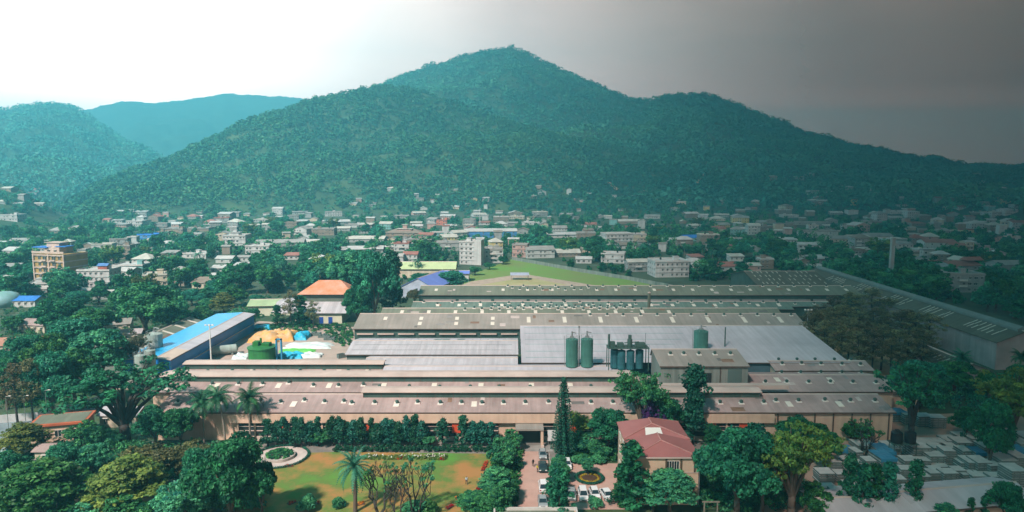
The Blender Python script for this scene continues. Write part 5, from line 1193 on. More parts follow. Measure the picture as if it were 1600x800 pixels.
for zn, n, xr, yr, wr in ZONES:
    done = []; tries = 0
    while len(done) < n and tries < n*14:
        tries += 1; px, py = random.uniform(*xr), random.uniform(*yr); wp = random.uniform(*wr)
        if not clear_of(px, py, wp): continue
        if 690 < px < 1060 and py > 398: continue
        st = 1 if random.random() < .55 else 2 if random.random() < .8 else 3
        wa, ro_ = random.choice(wallc), random.choice(roofc); rt = random.choice(['flat','flat','gable','gable','lean','hip','front'])
        h = house(px, py, wp, st, wa, ro_, rt)
        if h: done.append(HOUSES[-1])
    if zn in ('on the front hill slope', 'on the right hill slope', 'in the far left town'): DISTANT += [q['o'] for q in done]; continue
    done.sort(key=lambda q: q['p'].x / q['p'].y)
    for i, q in enumerate(done):
        stn = {1: 'low', 2: 'two storey', 3: 'three storey'}[q['st']]
        q['o']['label'] = f"{stn} {q['wall']} house, {q['roof']} {'flat roof' if q['rt']=='flat' else 'roof'}, {ordinal(i+1)} from left {zn}"
        q['o']['group'] = 'small houses ' + zn
def merge_distant():
    V, Fc, mi, ms = [], [], [], []
    for r in DISTANT:
        M0 = Matrix.Translation(r.location) @ r.rotation_euler.to_matrix().to_4x4()
        for c in [q for q in bpy.data.objects if q.parent == r]:
            Mx = M0 @ Matrix.LocRotScale(c.location, c.rotation_euler, c.scale); base = len(V); V += [tuple(Mx @ v.co) for v in c.data.vertices]
            slot = []
            for m in c.data.materials:
                if m not in ms: ms.append(m)
                slot.append(ms.index(m))
            for f in c.data.polygons: Fc.append(tuple(base + k for k in f.vertices)); mi.append(slot[f.material_index])
    for r in DISTANT:
        for c in [q for q in bpy.data.objects if q.parent == r]: bpy.data.objects.remove(c)
        bpy.data.objects.remove(r)
    me = bpy.data.meshes.new('distant_houses'); me.from_pydata(V, [], Fc)
    for m in ms: me.materials.append(m)
    me.polygons.foreach_set('material_index', mi); struct(link('distant_houses', me), 'stuff')
merge_distant()
# extras on known houses
def find(lb): return [h for h in HOUSES if h['lab'] == lb][0]
h = find('white three storey house with dark window dots, before the yellow apartment block')['o']
MB().box(1,6,3,7,9.5,11.7).build('roof_room', mat('wall_red', (.36,.10,.07)), h); MB().extrude_x([(2.5,11.7),(7.5,11.7),(5,13)],.5,6.5).build('roof_room_cover', mat('roof_bluegrey', (.10,.22,.48)), h)
h = find('white three storey house with stepped top among the left town trees')['o']; MB().box(-3.5,3.5,2,8,9.52,12).box(-4.2,4.2,1.3,8.7,12,12.2).box(-1.5,1.5,3,6,12.2,14).build('roof_tower', WALLM['white'], h)
h = find('wide brown building with tiered hip roofs and a lantern on top')['o']; MB().box(-7,7,4,11,7,9.5).box(-2,2,6,9,9.5,13.4).build('upper_storey', WALLM['pink'], h); MB().box(-8,8,3.2,11.8,9.5,9.8).box(-2.8,2.8,5.4,9.6,13.4,13.8).build('upper_roof', ROOFM['pale'], h)
h = find('tall white five storey block with stair tower')['o']; MB().box(4.5,9.5,-.6,6,-1,17.3).build('stair_tower', WALLM['white'], h)
h = find('house with double tiered red roof at the right above the long shed')['o']; MB().extrude_x([(2,9),(9,9),(5.5,11)],2,14).build('upper_roof', ROOFM['red'], h)
# --- the yellow apartment block
ya = thing('apartment_block', 'yellow and pink apartment block with blue roof sheets, tallest house at the left', 'apartments', at(80, 447), R(-14))
k_ = ppm(at(80, 447)); YW = 60/k_; hw = YW/2; yfh = 3.45; M_och = mat('wall_ochre', (.42,.28,.10), rough=.85, streak=.15); M_pk = mat('wall_shell_pink', (.60,.47,.40), rough=.85, streak=.12)
MB().box(-hw, hw, 0, 15, 0, yfh*5.2).build('wall', M_och, ya)
b = MB()
for s in range(1, 6): b.box(-hw-.2, hw+.2, -.7, 15.2, s*yfh-.2, s*yfh+.35)
for u in (-hw, hw-.6, -.3, ): b.box(u-.05, u+.65, -.75, -.003, 0, yfh*5.2+.02)
b.box(-hw-.2, hw+.2, -.72, -.5, yfh*5.36, yfh*5.65); b.build('floor_band', M_pk, ya)
for s in range(5):
    for i, x in enumerate((-hw*.62, -hw*.28, hw*.3, hw*.66)):
        link('window', win_me(2.6 if i in (1, 2) else 1.7, 1.9), ya, (x, 0, s*yfh+.95))
        if i in (1, 2): MB().box(x-1.7, x+1.7, -1.3, -.72, s*yfh+.34, s*yfh+1.1).build('balcony', M_pk, ya)
    for c in range(3): w_ = link('window', win_me(1.5, 1.6), ya, (-hw, 3+c*4.5, s*yfh+.9)); w_.rotation_euler.z = R(-90)
MB().box(-hw*.45, hw*.5, 2, 11, yfh*5.2, yfh*6.2).box(-hw*.5, hw*.3, 4, 10, yfh*6.2, yfh*6.9).box(-hw*.6, hw*.4, 3.5, 10.5, yfh*6.9, yfh*6.97).build('roof_house', M_pk, ya)
for x in (-2, 2.4): link('window', win_me(1.7, 1.35), ya, (x, 2, yfh*5.4))
MB().box(-hw-2, -hw*.2, 1, 8, yfh*6.15, yfh*6.25).box(hw*.1, hw*.8, 3, 9, yfh*6.3, yfh*6.4).build('blue_roof_sheet', ROOFM['blue'], ya)
b = MB()
for x in (-hw-1.7, -hw+.3): b.tube((x, 1.5, yfh*5.2 if x > -hw else yfh*5.2), (x, 1.5, yfh*6.15), .12, .12, 5)
b.box(-hw-2, -hw+.1, 1.2, 8, yfh*5.05, yfh*5.2); b.build('roof_post', M_pk, ya)
# --- the salmon hipped store with cream wall and blue doors
hs = thing('hipped_store', 'store with salmon hipped roof, white lower roof and blue doors', 'store', at(497, 506))
MB().box(-9.5, 10, 0, 14, 0, 5.0).build('wall', M_cream if False else mat('wall_pale_cream', (.56,.55,.42), col2=(.45,.46,.36), scale=.2), hs)
MB().extrude_x([(-1.0, 4.6), (-1.0, 4.8), (6.5, 8.2), (15, 8.2), (15, 4.6)], -19, 12).build('lower_roof', M_white, hs)
MB().box(-8.5, 12.5, 6.5, 17, 8.2, 11.5).build('upper_wall', mat('wall_store_dark', (.12,.15,.12)), hs)
b = MB(); A_ = [(-10,5,11.5),(14,5,11.5),(14,19,11.5),(-10,19,11.5)]; U, Vv = (-2.5,12,16.6), (7,12,16.6)
b.quad(A_[0],A_[1],Vv,U).tri(A_[1],A_[2],Vv).quad(A_[2],A_[3],U,Vv).tri(A_[3],A_[0],U).quad(A_[3],A_[2],A_[1],A_[0]); b.build('hip_roof', mat('roof_salmon', (.62,.30,.22), col2=(.48,.18,.07), scale=.25, detail=8, rough=.8), hs)
for x in (-6.2, -2.6, 1.4, 5.2): MB().box(x-.85, x+.85, -.08, -.01, 0, 2.9).build('door', mat('door_deep_blue', (.015,.06,.32), rough=.5), hs)
MB().box(-26, 12, -3.2, -2.9, 0, .8).build('low_wall', M_greywall, hs)
gs = Hall('low shed with pale green roof left of the salmon hipped store', 0, 20, 0, 12, 4.6, 6.4, roofm=ROOFM['green'], wallm=mat('wall_pale_cream', (.56,.55,.42)), loc=at(388, 494), rotz=R(6), name='low_shed')
bl = Hall('shed with periwinkle blue gable roof behind the dark trees', 0, 30, -18, 0, 6.0, 10.5, roofm=mat('roof_periwinkle', (.16,.23,.62), rough=.5, var=.06), wallm=mat('wall_pale_blue', (.40,.45,.55)), loc=at(628, 465), rotz=R(72), name='blue_gabled_shed')
gp2 = Hall('shed with pale lime roof behind the periwinkle roof', 0, 36, 0, 14, 5.5, 9, roofm=mat('roof_lime', (.46,.56,.30), rough=.6, var=.08), wallm=WALLM['cream'], loc=at(618, 434), rotz=0, name='low_shed')
sb = Hall('small shed with flat blue roof at the left end of the field', 0, 15, 0, 8, 4.8, 6, roofm=mat('roof_periwinkle', (.16,.23,.62)), wallm=WALLM['white'], loc=at(692, 440), name='low_shed')
# --- field behind the factory
fieldm = mat('field_grass', (.13,.28,.045), rough=.95, col2=(.18,.21,.07), scale=.035, detail=8)
sheet('field', GP((724, 446), (728, 432), (800, 405), (835, 411), (900, 422), (985, 436), (1050, 449), (1040, 456), (724, 456)), .012, fieldm)
sheet('bare_field', GP((735, 447), (822, 430), (938, 452), (738, 456)), .017, mat('dry_earth', (.42,.36,.20), col2=(.30,.30,.13), scale=.06, detail=8, rough=.95))
sheet('path', GP((720, 446), (735, 440), (822, 427), (830, 430), (950, 449), (938, 455), (822, 433), (735, 448)), .022, mat('path_dust', (.47,.37,.29), rough=.95))
def wall_run(name, label, cat, pts, h, th, m, posts=0):
    b = MB()
    for (x0, y0), (x1, y1) in zip(pts[:-1], pts[1:]):
        d = Vector((x1-x0, y1-y0, 0)); n_ = Vector((-d.y, d.x, 0)).normalized()*th/2; a_, c_ = Vector((x0,y0,0)), Vector((x1,y1,0)); b.prism([(a_-n_)[:2],(c_-n_)[:2],(c_+n_)[:2],(a_+n_)[:2]], 0, h)
    o = b.build(name, m); return tag(o, label, cat)
wall_run('boundary_wall', 'long dark boundary wall along the far edge of the green field', 'wall', [tuple(q) for q in GP((800,406),(835,412),(900,424),(985,438),(1050,451))], 2.2, .4, M_greywall)
sh = thing('field_shelter', 'small shelter with pale blue roof where the field paths meet', 'shelter', at(812, 438))
MB().extrude_x([(-.5,3.0),(-.5,3.15),(3.2,4.2),(6.5,3.15),(6.5,3.0)], -5.5, 5.5).build('roof', mat('roof_bluepale', (.42,.46,.58)), sh)
for x in (-5,5): 
    for y in (0,6): MB().box(x-.15,x+.15,y-.15,y+.15,0,3.0).build('post', M_barkpale, sh)
tw = thing('brick_chimney', 'tall pale slender chimney tower standing in the right town', 'chimney', at(1392, 448)); MB().box(-.95,.95,0,1.9,0,27).build('shaft', WALLM['grey'], tw); MB().box(-1.1,1.1,-.2,2.1,27,27.5).build('cap', WALLM['pale'], tw)
for px, py, h_, l in ((750, 352, 21, 'thin white mast beside the long blue walled shed at the hill foot'), (761, 0, 0, '')):
    if h_: t = thing('radio_mast', l, 'mast', ground_at(px, py)); MB().tube((0,0,0),(0,0,h_),.5,.3,6).build('pole', M_mast, t)
pk_ = ground_at(758, 82.5) or None
if pk_ is not None:
    t = thing('hilltop_mast', 'tiny mast on the summit ridge left of the highest trees', 'mast', pk_); MB().tube((0,0,0),(0,0,20),.8,.5,5).build('pole', M_steel, t)
# landslip scars on the hill
M_scar = mat('scar_earth', (.55,.32,.18), rough=.95, col2=(.42,.24,.14), scale=.05)
def scar(px, py, pts):
    P_ = [ground_at(px+a_, py+b_) for a_, b_ in pts]
    if any(p is None for p in P_): return
    struct(MB().poly([(p.x, p.y-3, p.z+2.5) for p in P_]).build('scar', M_scar))
scar(1095, 283, [(-14, 4), (-4, 6), (8, -14), (4, -12), (-2, 0)]); scar(952, 292, [(-4,-6),(4,-2),(16,6),(10,8),(-2,-1)])
# --- lower left: road, walls, small buildings
sheet('road', GP((-40, 700), (-40, 655), (60, 650), (130, 632), (170, 618), (180, 622), (140, 645), (70, 668)), .014, mat('road_bluegrey', (.20,.25,.27), rough=.8))
wall_run('boundary_wall', 'long pale wall along the left road', 'wall', [tuple(q) for q in GP((-40,664),(60,656),(125,640),(178,622))], 2.0, .3, mat('wall_pale_road', (.50,.52,.52)))
lc = thing('small_building', 'small cream building with orange red flat roof edge at the left road', 'building', at(92, 690), R(16))
MB().box(-5.6,5.6,0,7,0,4.0).build('wall', M_cream, lc); MB().box(-6,6,-.5,7.4,4.0,4.5).build('roof', mat('roof_edge_red', (.50,.13,.06)), lc); MB().box(-5.4,5.4,.2,6.8,4.504,4.56).build('roof_terrace', M_asb3, lc)
for x in (-3.6, 0, 3.8): window(lc, x, 0, 1.3, 1.4, 1.5, 2)
def low_house(px, py, w_, d_, h_, roof, label, rt='gable', wall='cream', rot=0.0, wpx=None):
    p = at(px, py); k = ppm(p); return house(px, py, w_*k, 1, wall, roof, rt, dm=d_, rot=rot, label=label, detail=True)
def nhouse(px, py, w_, d_, roof, label, rt='gable', wall='cream', rot=0.0):
    p = at(px, py); o = thing('small_house', label, 'house', p, rot); hw = w_/2; H0 = 3.2; z = H0 + d_*.2
    MB().extrude_x([(0,0),(0,H0),(d_/2,z-.2),(d_,H0),(d_,0)], -hw, hw).build('wall', WALLM[wall], o)
    MB().extrude_x([(-.5,H0-.15),(-.5,H0),(d_/2,z),(d_+.5,H0),(d_+.5,H0-.15),(d_/2,z-.16)], -hw-.5, hw+.5).build('roof', roof, o)
    for c in range(max(1, int(w_/3))): link('window', win_me(.9, 1.35), o, (-hw + w_*(c+.5)/max(1, int(w_/3)), 0, 1.0))
nhouse(150, 797, 9, 7, M_redroof, 'small house with faded red roof half hidden by lower left trees', rot=R(-8)); nhouse(240, 800, 9, 6, M_asb, 'small house with pinkish roof beside the lower left scrub', rot=R(6))
nhouse(72, 727, 4.5, 4, M_asb, 'small pinkish hut right of the striped stall at the left'); nhouse(-4, 770, 8, 8, M_asb, 'pink walled house cut by the left edge', wall='pink')
nhouse(185, 668, 9, 6, M_white, 'low white roofed house behind the big branching tree'); nhouse(20, 553, 20, 9, mat('roof_terracotta', (.45,.22,.15)), 'long low house with terracotta roof at the left edge', rot=R(10))
nhouse(50, 520, 12, 8, M_asb, 'low house with pale pink roof at the left before the town', rot=R(-12)); nhouse(172, 520, 14, 8, M_asb2, 'grey roofed house among trees left of the blue shed', rot=R(20)); nhouse(190, 535, 13, 6, M_white, 'white roofed house with dark eaves left of the blue shed', rot=R(14))
nhouse(20, 600, 12, 7, M_asb, 'pale pink broken roofed house in the dark left trees', rot=R(30)); nhouse(180, 560, 18, 11, M_asb2, 'grey pink flat house by the silos', rot=R(24)); nhouse(35, 480, 12, 8, ROOFM['blue'], 'house with blue and white roof edge at the left edge', wall='white')
st_ = thing('striped_stall', 'stall with white cyan and yellow striped cover at the left edge', 'stall', at(8, 728)); MB().extrude_x([(-.3,2.6),(-.3,2.72),(2.2,3.5),(4.7,2.72),(4.7,2.6)], -5, 4).build('cover', M_tw, st_)
for k in range(4): MB().quad((-4.5+k*2.1,-.35,2.75),(-3.6+k*2.1,-.35,2.75),(-3.6+k*2.1,2.2,3.54),(-4.5+k*2.1,2.2,3.54)).build('stripe', [M_tc, mat('tarp_yellow', (.6,.42,.06))][k % 2], st_)
for x in (-4.6,3.6): MB().box(x-.06,x+.06,0,.12,0,2.6).build('post', M_steel, st_)
for px, py, h_, l in ((75, 665, 9, 'tall lamp post on the left road, the one nearer the cream building'), (14, 676, 9, 'tall lamp post on the left road near the left edge'), (41, 668, 8, 'thin lamp post on the left road between its two neighbours')): lamp_post(px, py, h_, l)
tp = thing('round_tarp_dome', 'big pale blue green domed roof at the left edge of the town', 'dome roof', at(8, 478)); 
MB().lathe([(7,0),(7,3),(6.7,4.4),(5.2,5.9),(3,6.7),(.8,7.0)], 28).build('roof', mat('dome_teal', (.22,.38,.42), rough=.6, col2=(.16,.30,.26), scale=.2), tp, smooth=True)
# ------------------------------------------------------------------ trees one can point at
TT = [
 ('feather',62,826,96,140,'large dark feathery dome tree at the lower left corner'),
 ('feathery',200,812,88,118,'broad yellow green tiered tree between the two small red roofs at lower left'),
 ('mango',362,832,136,124,'big dark mango tree covering the left end of the lawn'),
 ('mango2',318,790,84,62,'dark mango tree touching the left side of the big lawn mango'),
 ('mango',410,812,84,46,'dark tree right of the big lawn mango at the lawn edge'),
 ('bushy',145,745,50,56,'round green tree in the middle of the lower left trees'),
 ('mango2',105,752,54,66,'dark round tree left of the round green one at lower left'),
 ('mango',20,764,54,60,'dark tree above the feathery dome at the left edge'),
 ('feathery',40,716,52,72,'yellow green tree beside the small cream building'),
 ('feathery',75,676,26,40,'small yellow green tree against the cream wall of the small building'),
 ('olive',240,772,70,96,'scrubby olive tree left of centre in the lower left wood'),
 ('olive',292,756,58,80,'scrubby olive tree behind the dark mango trees'),
 ('bushy2',285,826,80,90,'loose bushy tree at the bottom edge left of the lawn'),
 ('bushy2',200,846,60,90,'loose green tree at the bottom edge under the tiered tree'),
 ('bushy2',120,846,50,80,'low green tree at the bottom edge right of the dome tree'),
 ('spread',195,694,122,168,'huge spreading tree with bare dark limbs left of the front shed'),
 ('mango',244,702,64,60,'dark bushy tree hiding the left corner of the front shed'),
 ('mango2',283,700,60,56,'dark bushy tree right of the shed corner, beside the palms'),
 ('bushy',150,700,34,40,'banana like green clump below the huge spreading tree'),
 ('bushy2',125,692,32,44,'leafy green clump before the small cream building'),
 ('bushy2',178,698,28,36,'low leafy clump at the foot of the huge spreading tree'),
 ('coco',319,694,84,50,'coconut palm standing leftmost of three before the front shed'),
 ('coco2',352,694,90,54,'coconut palm standing in the middle of three before the front shed'),
 ('coco',392,692,86,54,'coconut palm standing rightmost of three before the front shed'),
 ('casu',28,664,92,54,'tall thin dark tree at the left edge above the road'),
 ('casu',52,660,96,46,'tall thin tree between two tall ones above the left road'),
 ('mango2',84,654,100,70,'tall dark tree above the left road, left of the spreading tree'),
 ('mango',12,640,80,60,'dark tree cut by the left edge above the road'),
 ('bushy',118,640,92,80,'mid green tree left behind the huge spreading tree'),
 ('bushy',160,606,90,90,'round green tree left of the small grey silos'),
 ('mango2',118,580,80,80,'dark tree in the left wood above the spreading tree'),
 ('bushy2',72,600,80,76,'loose green tree in the middle of the left wood'),
 ('mango',40,590,64,64,'dark round tree behind the left wood edge'),
 ('bushy',148,540,60,70,'green tree behind the left wood beside the grey roofed house'),
 ('mango',102,530,66,76,'round dark tree left of the bright green crown'),
 ('bushy',228,530,88,104,'big bright green tree behind the blue shed silos'),
 ('bushy2',264,524,70,64,'bright green tree right beside the big bright green tree'),
 ('feathery',350,494,36,40,'small yellow tree at the far end of the blue shed'),
 ('spreadthin',210,590,70,60,'bare thin branched tree standing before the small grey silos'),
 ('feathery',305,655,36,50,'olive tinted low crown over the shed roof corner'),
 ('mango',560,514,64,48,'dark tree against the right end of the cream store'),
 ('mango2',586,512,118,66,'tall dark tree right of the salmon roof'),
 ('cypress',614,500,104,44,'tall slim dark tree beside the periwinkle roof'),
 ('bushy',548,470,80,70,'tall green tree behind the salmon roof'),
 ('mango',664,456,30,52,'low dark bush before the blue sheds, the left one'),
 ('mango2',702,454,30,60,'low dark bush before the blue sheds, the right one'),
 ('olive',648,478,26,30,'small olive tree at the foot of the periwinkle shed'),
 ('column',470,510,46,26,'slim dark tree before the blue doors, left one'),
 ('casu',455,512,58,30,'thin tree before the white lower roof of the store'),
 ('casu',490,514,44,24,'thin tree between the blue doors'),
 ('mango2',396,512,30,26,'dark tree before the pale green roof'),
 ('column',434,512,34,18,'dark slim tree left of the store wall'),
 ('bushy2',418,458,46,50,'broad green tree left behind the salmon roof'),
 ('mango',380,460,50,44,'dark tree among palms left of the pale green roof'),
 ('araucaria',880,718,122,40,'tall dark araucaria spire between the drive and the court'),
 ('cypress',1082,694,116,54,'tall ragged dark cypress before the grey plant building'),
 ('mango',950,706,66,64,'dark round tree at the left shoulder of the red roof'),
 ('spreadmid',1003,694,112,84,'feathery spreading tree before the teal tanks and grey building'),
 ('mango2',1040,697,74,50,'dark tree between the feathery tree and the cypress'),
 ('bougain',1022,697,74,36,'purple flowering bougainvillea above the red office roof'),
 ('column',984,796,96,46,'tall ragged columnar tree at the left front corner of the office'),
 ('column',972,792,60,34,'short columnar tree at the end of the car row'),
 ('feather',1046,800,60,84,'drooping green tree before the cream office front'),
 ('bushy',1020,800,40,40,'low green tree before the office entrance'),
 ('mango',1150,816,140,124,'largest dark round tree, right of the office building'),
 ('mango2',1190,800,110,70,'dark tree joined to the right side of the largest round tree'),
 ('spreadlight',1236,812,140,128,'yellow green open tree with bare limbs left of the stone yard'),
 ('feathery',1200,780,90,60,'yellow tinted crown between the dark round tree and open tree'),
 ('mango',1240,698,46,52,'dark round bush against the cream shed wall, left one'),
 ('mango2',1272,706,44,46,'dark round bush against the cream shed wall, right one'),
 ('mango',1288,732,54,50,'dark tree at the left edge of the stone yard'),
 ('spread',1422,694,120,108,'spreading tree with thick trunk at the top of the stone yard'),
 ('frangi2',1352,716,56,56,'open dark frangipani among the slab stacks'),
 ('bushy2',1338,690,32,46,'low dark tree beside the frangipani and shed corner'),
 ('mango2',1545,738,104,62,'big dark tree among the right slab stacks'),
 ('spreadlight',1578,700,118,128,'big olive yellow tree at the right edge of the yard'),
 ('mango',1508,690,50,48,'dark tree left of the big olive yellow tree'),
 ('bougain',1372,676,40,24,'purple bougainvillea at the right corner of the front shed'),
 ('column',1325,812,92,30,'slim dark column tree first before the small pale roof'),
 ('column',1345,816,82,32,'slim dark column tree second before the small pale roof'),
 ('column',1362,812,78,34,'dark column tree third before the small pale roof'),
 ('column',1385,814,82,32,'dark column tree fourth before the small pale roof'),
 ('column',1427,812,84,28,'single slim column tree between the two pale roofs'),
 ('bushy2',1275,816,56,50,'dark bush at the bottom edge below the open tree'),
 ('bushy',1470,822,34,50,'low green bush at the bottom edge before the lavender roof'),
 ('mango2',1570,822,60,60,'dark bush at the lower right corner'),
 ('column',1515,822,40,14,'small column tree at the bottom edge, left of the lower right bush'),
 ('column',1535,820,40,14,'small column tree touching the lower right corner bush'),
 ('mango',1412,640,66,56,'dark tree behind the shed corner and stone yard'),
 ('mango2',1440,632,66,70,'dark tree left behind the spreading yard tree'),
 ('bushy',1490,618,52,70,'dark green tree behind the stone yard, middle'),
 ('bushy',1545,626,44,50,'olive green tree before the pale gable wall'),
 ('mango',1590,650,80,70,'dark tree at the right edge below the pale gable'),
 ('coco',1498,598,52,34,'small palm before the long dark shed gable, left one'),
 ('coco',1590,596,50,34,'small palm before the long dark shed gable, right one'),
 ('date',555,800,94,62,'stout date palm standing on the lawn'),
 ('frangi',592,806,78,60,'bare crooked frangipani just right of the date palm'),
 ('frangi2',650,808,86,70,'sparse leaved frangipani right of the lawn lamp post'),
 ('frangi',620,812,64,44,'bare frangipani beside the grey lawn lamp post'),
 ('bushy',742,430,14,22,'bushy tree at the left edge of the green field, nearest the small blue shed'),
 ('bushy2',765,421,12,18,'bushy tree on the left edge of the green field, between two others'),
 ('mango',786,413,13,18,'dark bushy tree at the top left edge of the green field'),
 ('shrub',481,797,20,26,'pale flowering bush on the left of the lawn'),
 ('shrub',528,793,14,18,'small green bush left of the date palm'),
 ('shrub',647,802,18,30,'low bush under the sparse frangipani'),
 ('shrub',672,800,16,22,'low bush right of the sparse frangipani'),
 ('bushy',738,806,34,60,'low green tree at the right bottom of the lawn'),
 ('feather',776,790,56,56,'drooping green tree along the left side of the drive'),
 ('bushy2',785,738,50,46,'leafy tree on the left of the drive, halfway up'),
 ('bushy',772,820,56,56,'green tree at the near left end of the drive'),
 ('bushy2',800,706,32,36,'leafy tree at the top left of the drive beside the porch'),
 ('column',874,818,76,36,'bushy column hedge tree between drive and court, nearest'),
 ('column',868,780,50,28,'bushy column hedge tree between drive and court, middle one'),
 ('bushy',876,755,40,32,'rounded bush tree at the foot of the araucaria'),
 ('bushy2',914,706,30,54,'green shrub tree behind the parking court, left'),
 ('bushy2',938,716,26,36,'green shrub tree behind the parking court, right'),
 ('shrub',905,722,10,22,'low shrub at the back edge of the parking court, left one'),
 ('shrub',935,722,12,24,'low shrub at the back edge of the parking court, right one'),
 ('shrub',930,792,14,20,'round shrub before the white cars'),
 ('mango',1115,700,36,30,'dark round tree right behind the red office roof'),
 ('bushy',500,694,22,48,'pale leafy shrub before the columnar hedge trees'),
 ('bushy',665,696,18,34,'pale leafy shrub at the back of the flower border'),
 ('spreadlight',905,697,50,40,'small feathery tree right of the araucaria'),
]
for (k, px, py, h_, w_, l) in TT: tree(k, px, py, h_, w_, l)
# columnar row before the front shed
xs = [418,432,446,460,470,486,498,520,532,545,553,566,580,590,602,612,622,634,648,660,690,724,740,752,770]
for i, px in enumerate(xs):
    tree('ashoka' if i % 3 else 'ashoka2', px + rng.uniform(-2,2), 698 + rng.uniform(-2,1), 40 + rng.uniform(-6,6), 18 + rng.uniform(-3,4), f'dark columnar tree, {ordinal(i+1)} from the left in the row before the front shed', 'columnar trees before the front shed')
MIDL = [(300,472,'town1'),(328,486,'bushy'),(366,474,'town2'),(285,502,'mango'),(402,478,'town4'),(315,505,'bushy2'),(60,505,'mango'),(85,490,'town1'),(150,500,'mango2'),(185,490,'town2'),(120,478,'town4'),(345,462,'town1'),(20,515,'town2'),(195,548,'bushy2'),(260,488,'mango'),(372,500,'bushy2'),(155,470,'town1'),(235,476,'town2'),(40,545,'bushy'),(90,560,'mango2')]
MIDL.sort(key=lambda q: q[0])
for i, (px, py, k) in enumerate(MIDL): h_ = rng.uniform(22, 34); tree({'town1':'mango','town2':'bushy','town4':'mango2'}.get(k, k), px, py + 6, h_, h_*rng.uniform(1.1, 1.5), f'leafy tree, {ordinal(i+1)} from the left in the belt between left town and blue shed', 'trees in the belt between left town and blue shed')
# olive grove behind the white roof on the right
gv = [(1270,560),(1285,572),(1300,566),(1312,580),(1325,570),(1338,584),(1350,574),(1362,588),(1376,578),(1390,592),(1402,582),(1416,594),(1428,580),(1440,586),(1278,540),(1296,535),(1318,530),(1340,533),(1362,530),(1384,535),(1406,540),(1428,545),(1300,515),(1330,508),(1360,505),(1390,510),(1275,520),(1420,525),(1450,552)]
gv.sort()
for i, (px, py) in enumerate(gv): tree('casu', px, py, (66 if py > 550 else 48) + rng.uniform(-8, 10), 44 + rng.uniform(-6, 10), f'olive brown thin trunked tree, {ordinal(i+1)} from the left in the right grove', 'thin trunked grove trees')
# ------------------------------------------------------------------ the trees of the town
def blocked(px, py):
    if 700 < px < 1060 and py > 405 + max(0, px-800)*.176 - 2 - (0 if px > 800 else (800-px)*-.25): return True
    if py > 440 and px > 600 and px < 1200: return True
    if py > 425 and px > 1180: return py > 425 + (px-1250)*.4 if px > 1250 else True
    if py > 470 and px > 225: return True
    if py > 455 and 380 < px < 600: return True
    return False
kinds = ['town1']*6 + ['town2']*4 + ['town3'] + ['town4']*2 + ['townpalm']*3
reg = lambda px: 'left of the salmon roof' if px < 480 else 'behind the factory field' if px < 1120 else 'on the dark right side'
looks = {'town1': 'dark bushy tree', 'town2': 'mid green bushy tree', 'town3': 'pale yellow green tree', 'town4': 'tall dark tree', 'townpalm': 'coconut palm'}
cnt = 0; tries = 0
def near_house(p, px, py):
    for h in HOUSES:
        w_ = h['w']*ppm(h['p'])
        if (h['lab'] or random.random() < .55) and abs(h['px']-px) < w_*.5+5 and h['py']-1 < py < h['py']+8+w_*.15: return True   # would stand right in front of a listed house
        if (h['p']-p).length < 6 + h['w']*.3 and py <= h['py']: return True
    return False
while cnt < 270 and tries < 6000:
    tries += 1; px = random.uniform(-20, 1620); py = 352 + 118*random.random()**1.15
    if blocked(px, py): continue
    p = at(px, py)
    if near_house(p, px, py): continue
    k = random.choice(kinds); hm = random.uniform(7, 13) if k != 'townpalm' else random.uniform(9, 13); wm = hm*random.uniform(.85, 1.25) if k != 'townpalm' else 7
    if k == 'town4': wm = hm*.65
    kk = ppm(p); cnt += 1
    tree(k, px, py, hm*kk*.97, wm*kk, f'{looks[k]} growing among the town houses {reg(px)}', f'{looks[k]}s among the houses {reg(px)}', loc=p)
for i in range(46):
    px = random.uniform(1400, 1625); py = random.uniform(402, 412 + (px-1300)*.33)
    p = at(px, py); 
    if near_house(p, px, py): continue
    k = random.choice(['town1','town4','town1','town2']); hm = random.uniform(8, 13); kk = ppm(p)
    tree(k, px, py, hm*kk, hm*kk*.9, f'{looks[k]} beyond the long dark shed at the right', f'{looks[k]}s beyond the long dark shed', loc=p)
# the rest of the town greenery reads as one mass
def mass(n, xr, yr, hm, blk=True, name='town_greenery', per=26, terr=False):
    C, rr = [], []
    while len(C) < n*7:
        px, py = random.uniform(*xr), random.uniform(*yr)
        if blk and blocked(px, py): continue
        p = ground_at(px, py) if terr else at(px, py)
        if p is None: continue
        bad = False
        for h in HOUSES:
            if abs(h['px']-px) < h['w']*ppm(h['p'])*.5+3 and h['py']-1 < py < h['py']+6: bad = True; break
        if bad: continue
        h0 = random.uniform(*hm); r0 = h0*.45
        for q in range(7):
            d = rng.normal(0, 1, 3); d /= np.linalg.norm(d); C.append((p.x+d[0]*r0*.8, p.y+d[1]*r0*.8, p.z+max(.6, h0*.5+d[2]*h0*.4))); rr.append(r0*rng.uniform(.4,.7))
    C = np.array(C); o = link(name, clumps_mesh(name, C, np.array(rr), per, .8, L_mid if 'greenery' in name else L_dark, flat=.8, tone_sd=.24, mean=.4)); return struct(o, 'stuff')
mass(1900, (-30, 1630), (334, 400), (4, 9.5))
mass(1100, (-30, 1630), (378, 475), (2.5, 6), name='town_undergrowth')
mass(900, (560, 1620), (280, 335), (5, 9), blk=False, name='slope_woods', per=20, terr=True)
mass(420, (1180, 1625), (372, 440), (3, 7.5), blk=True, name='right_town_greenery')
mass(60, (0, 130), (296, 335), (6, 12), blk=False, name='knoll_woods', per=24, terr=True)
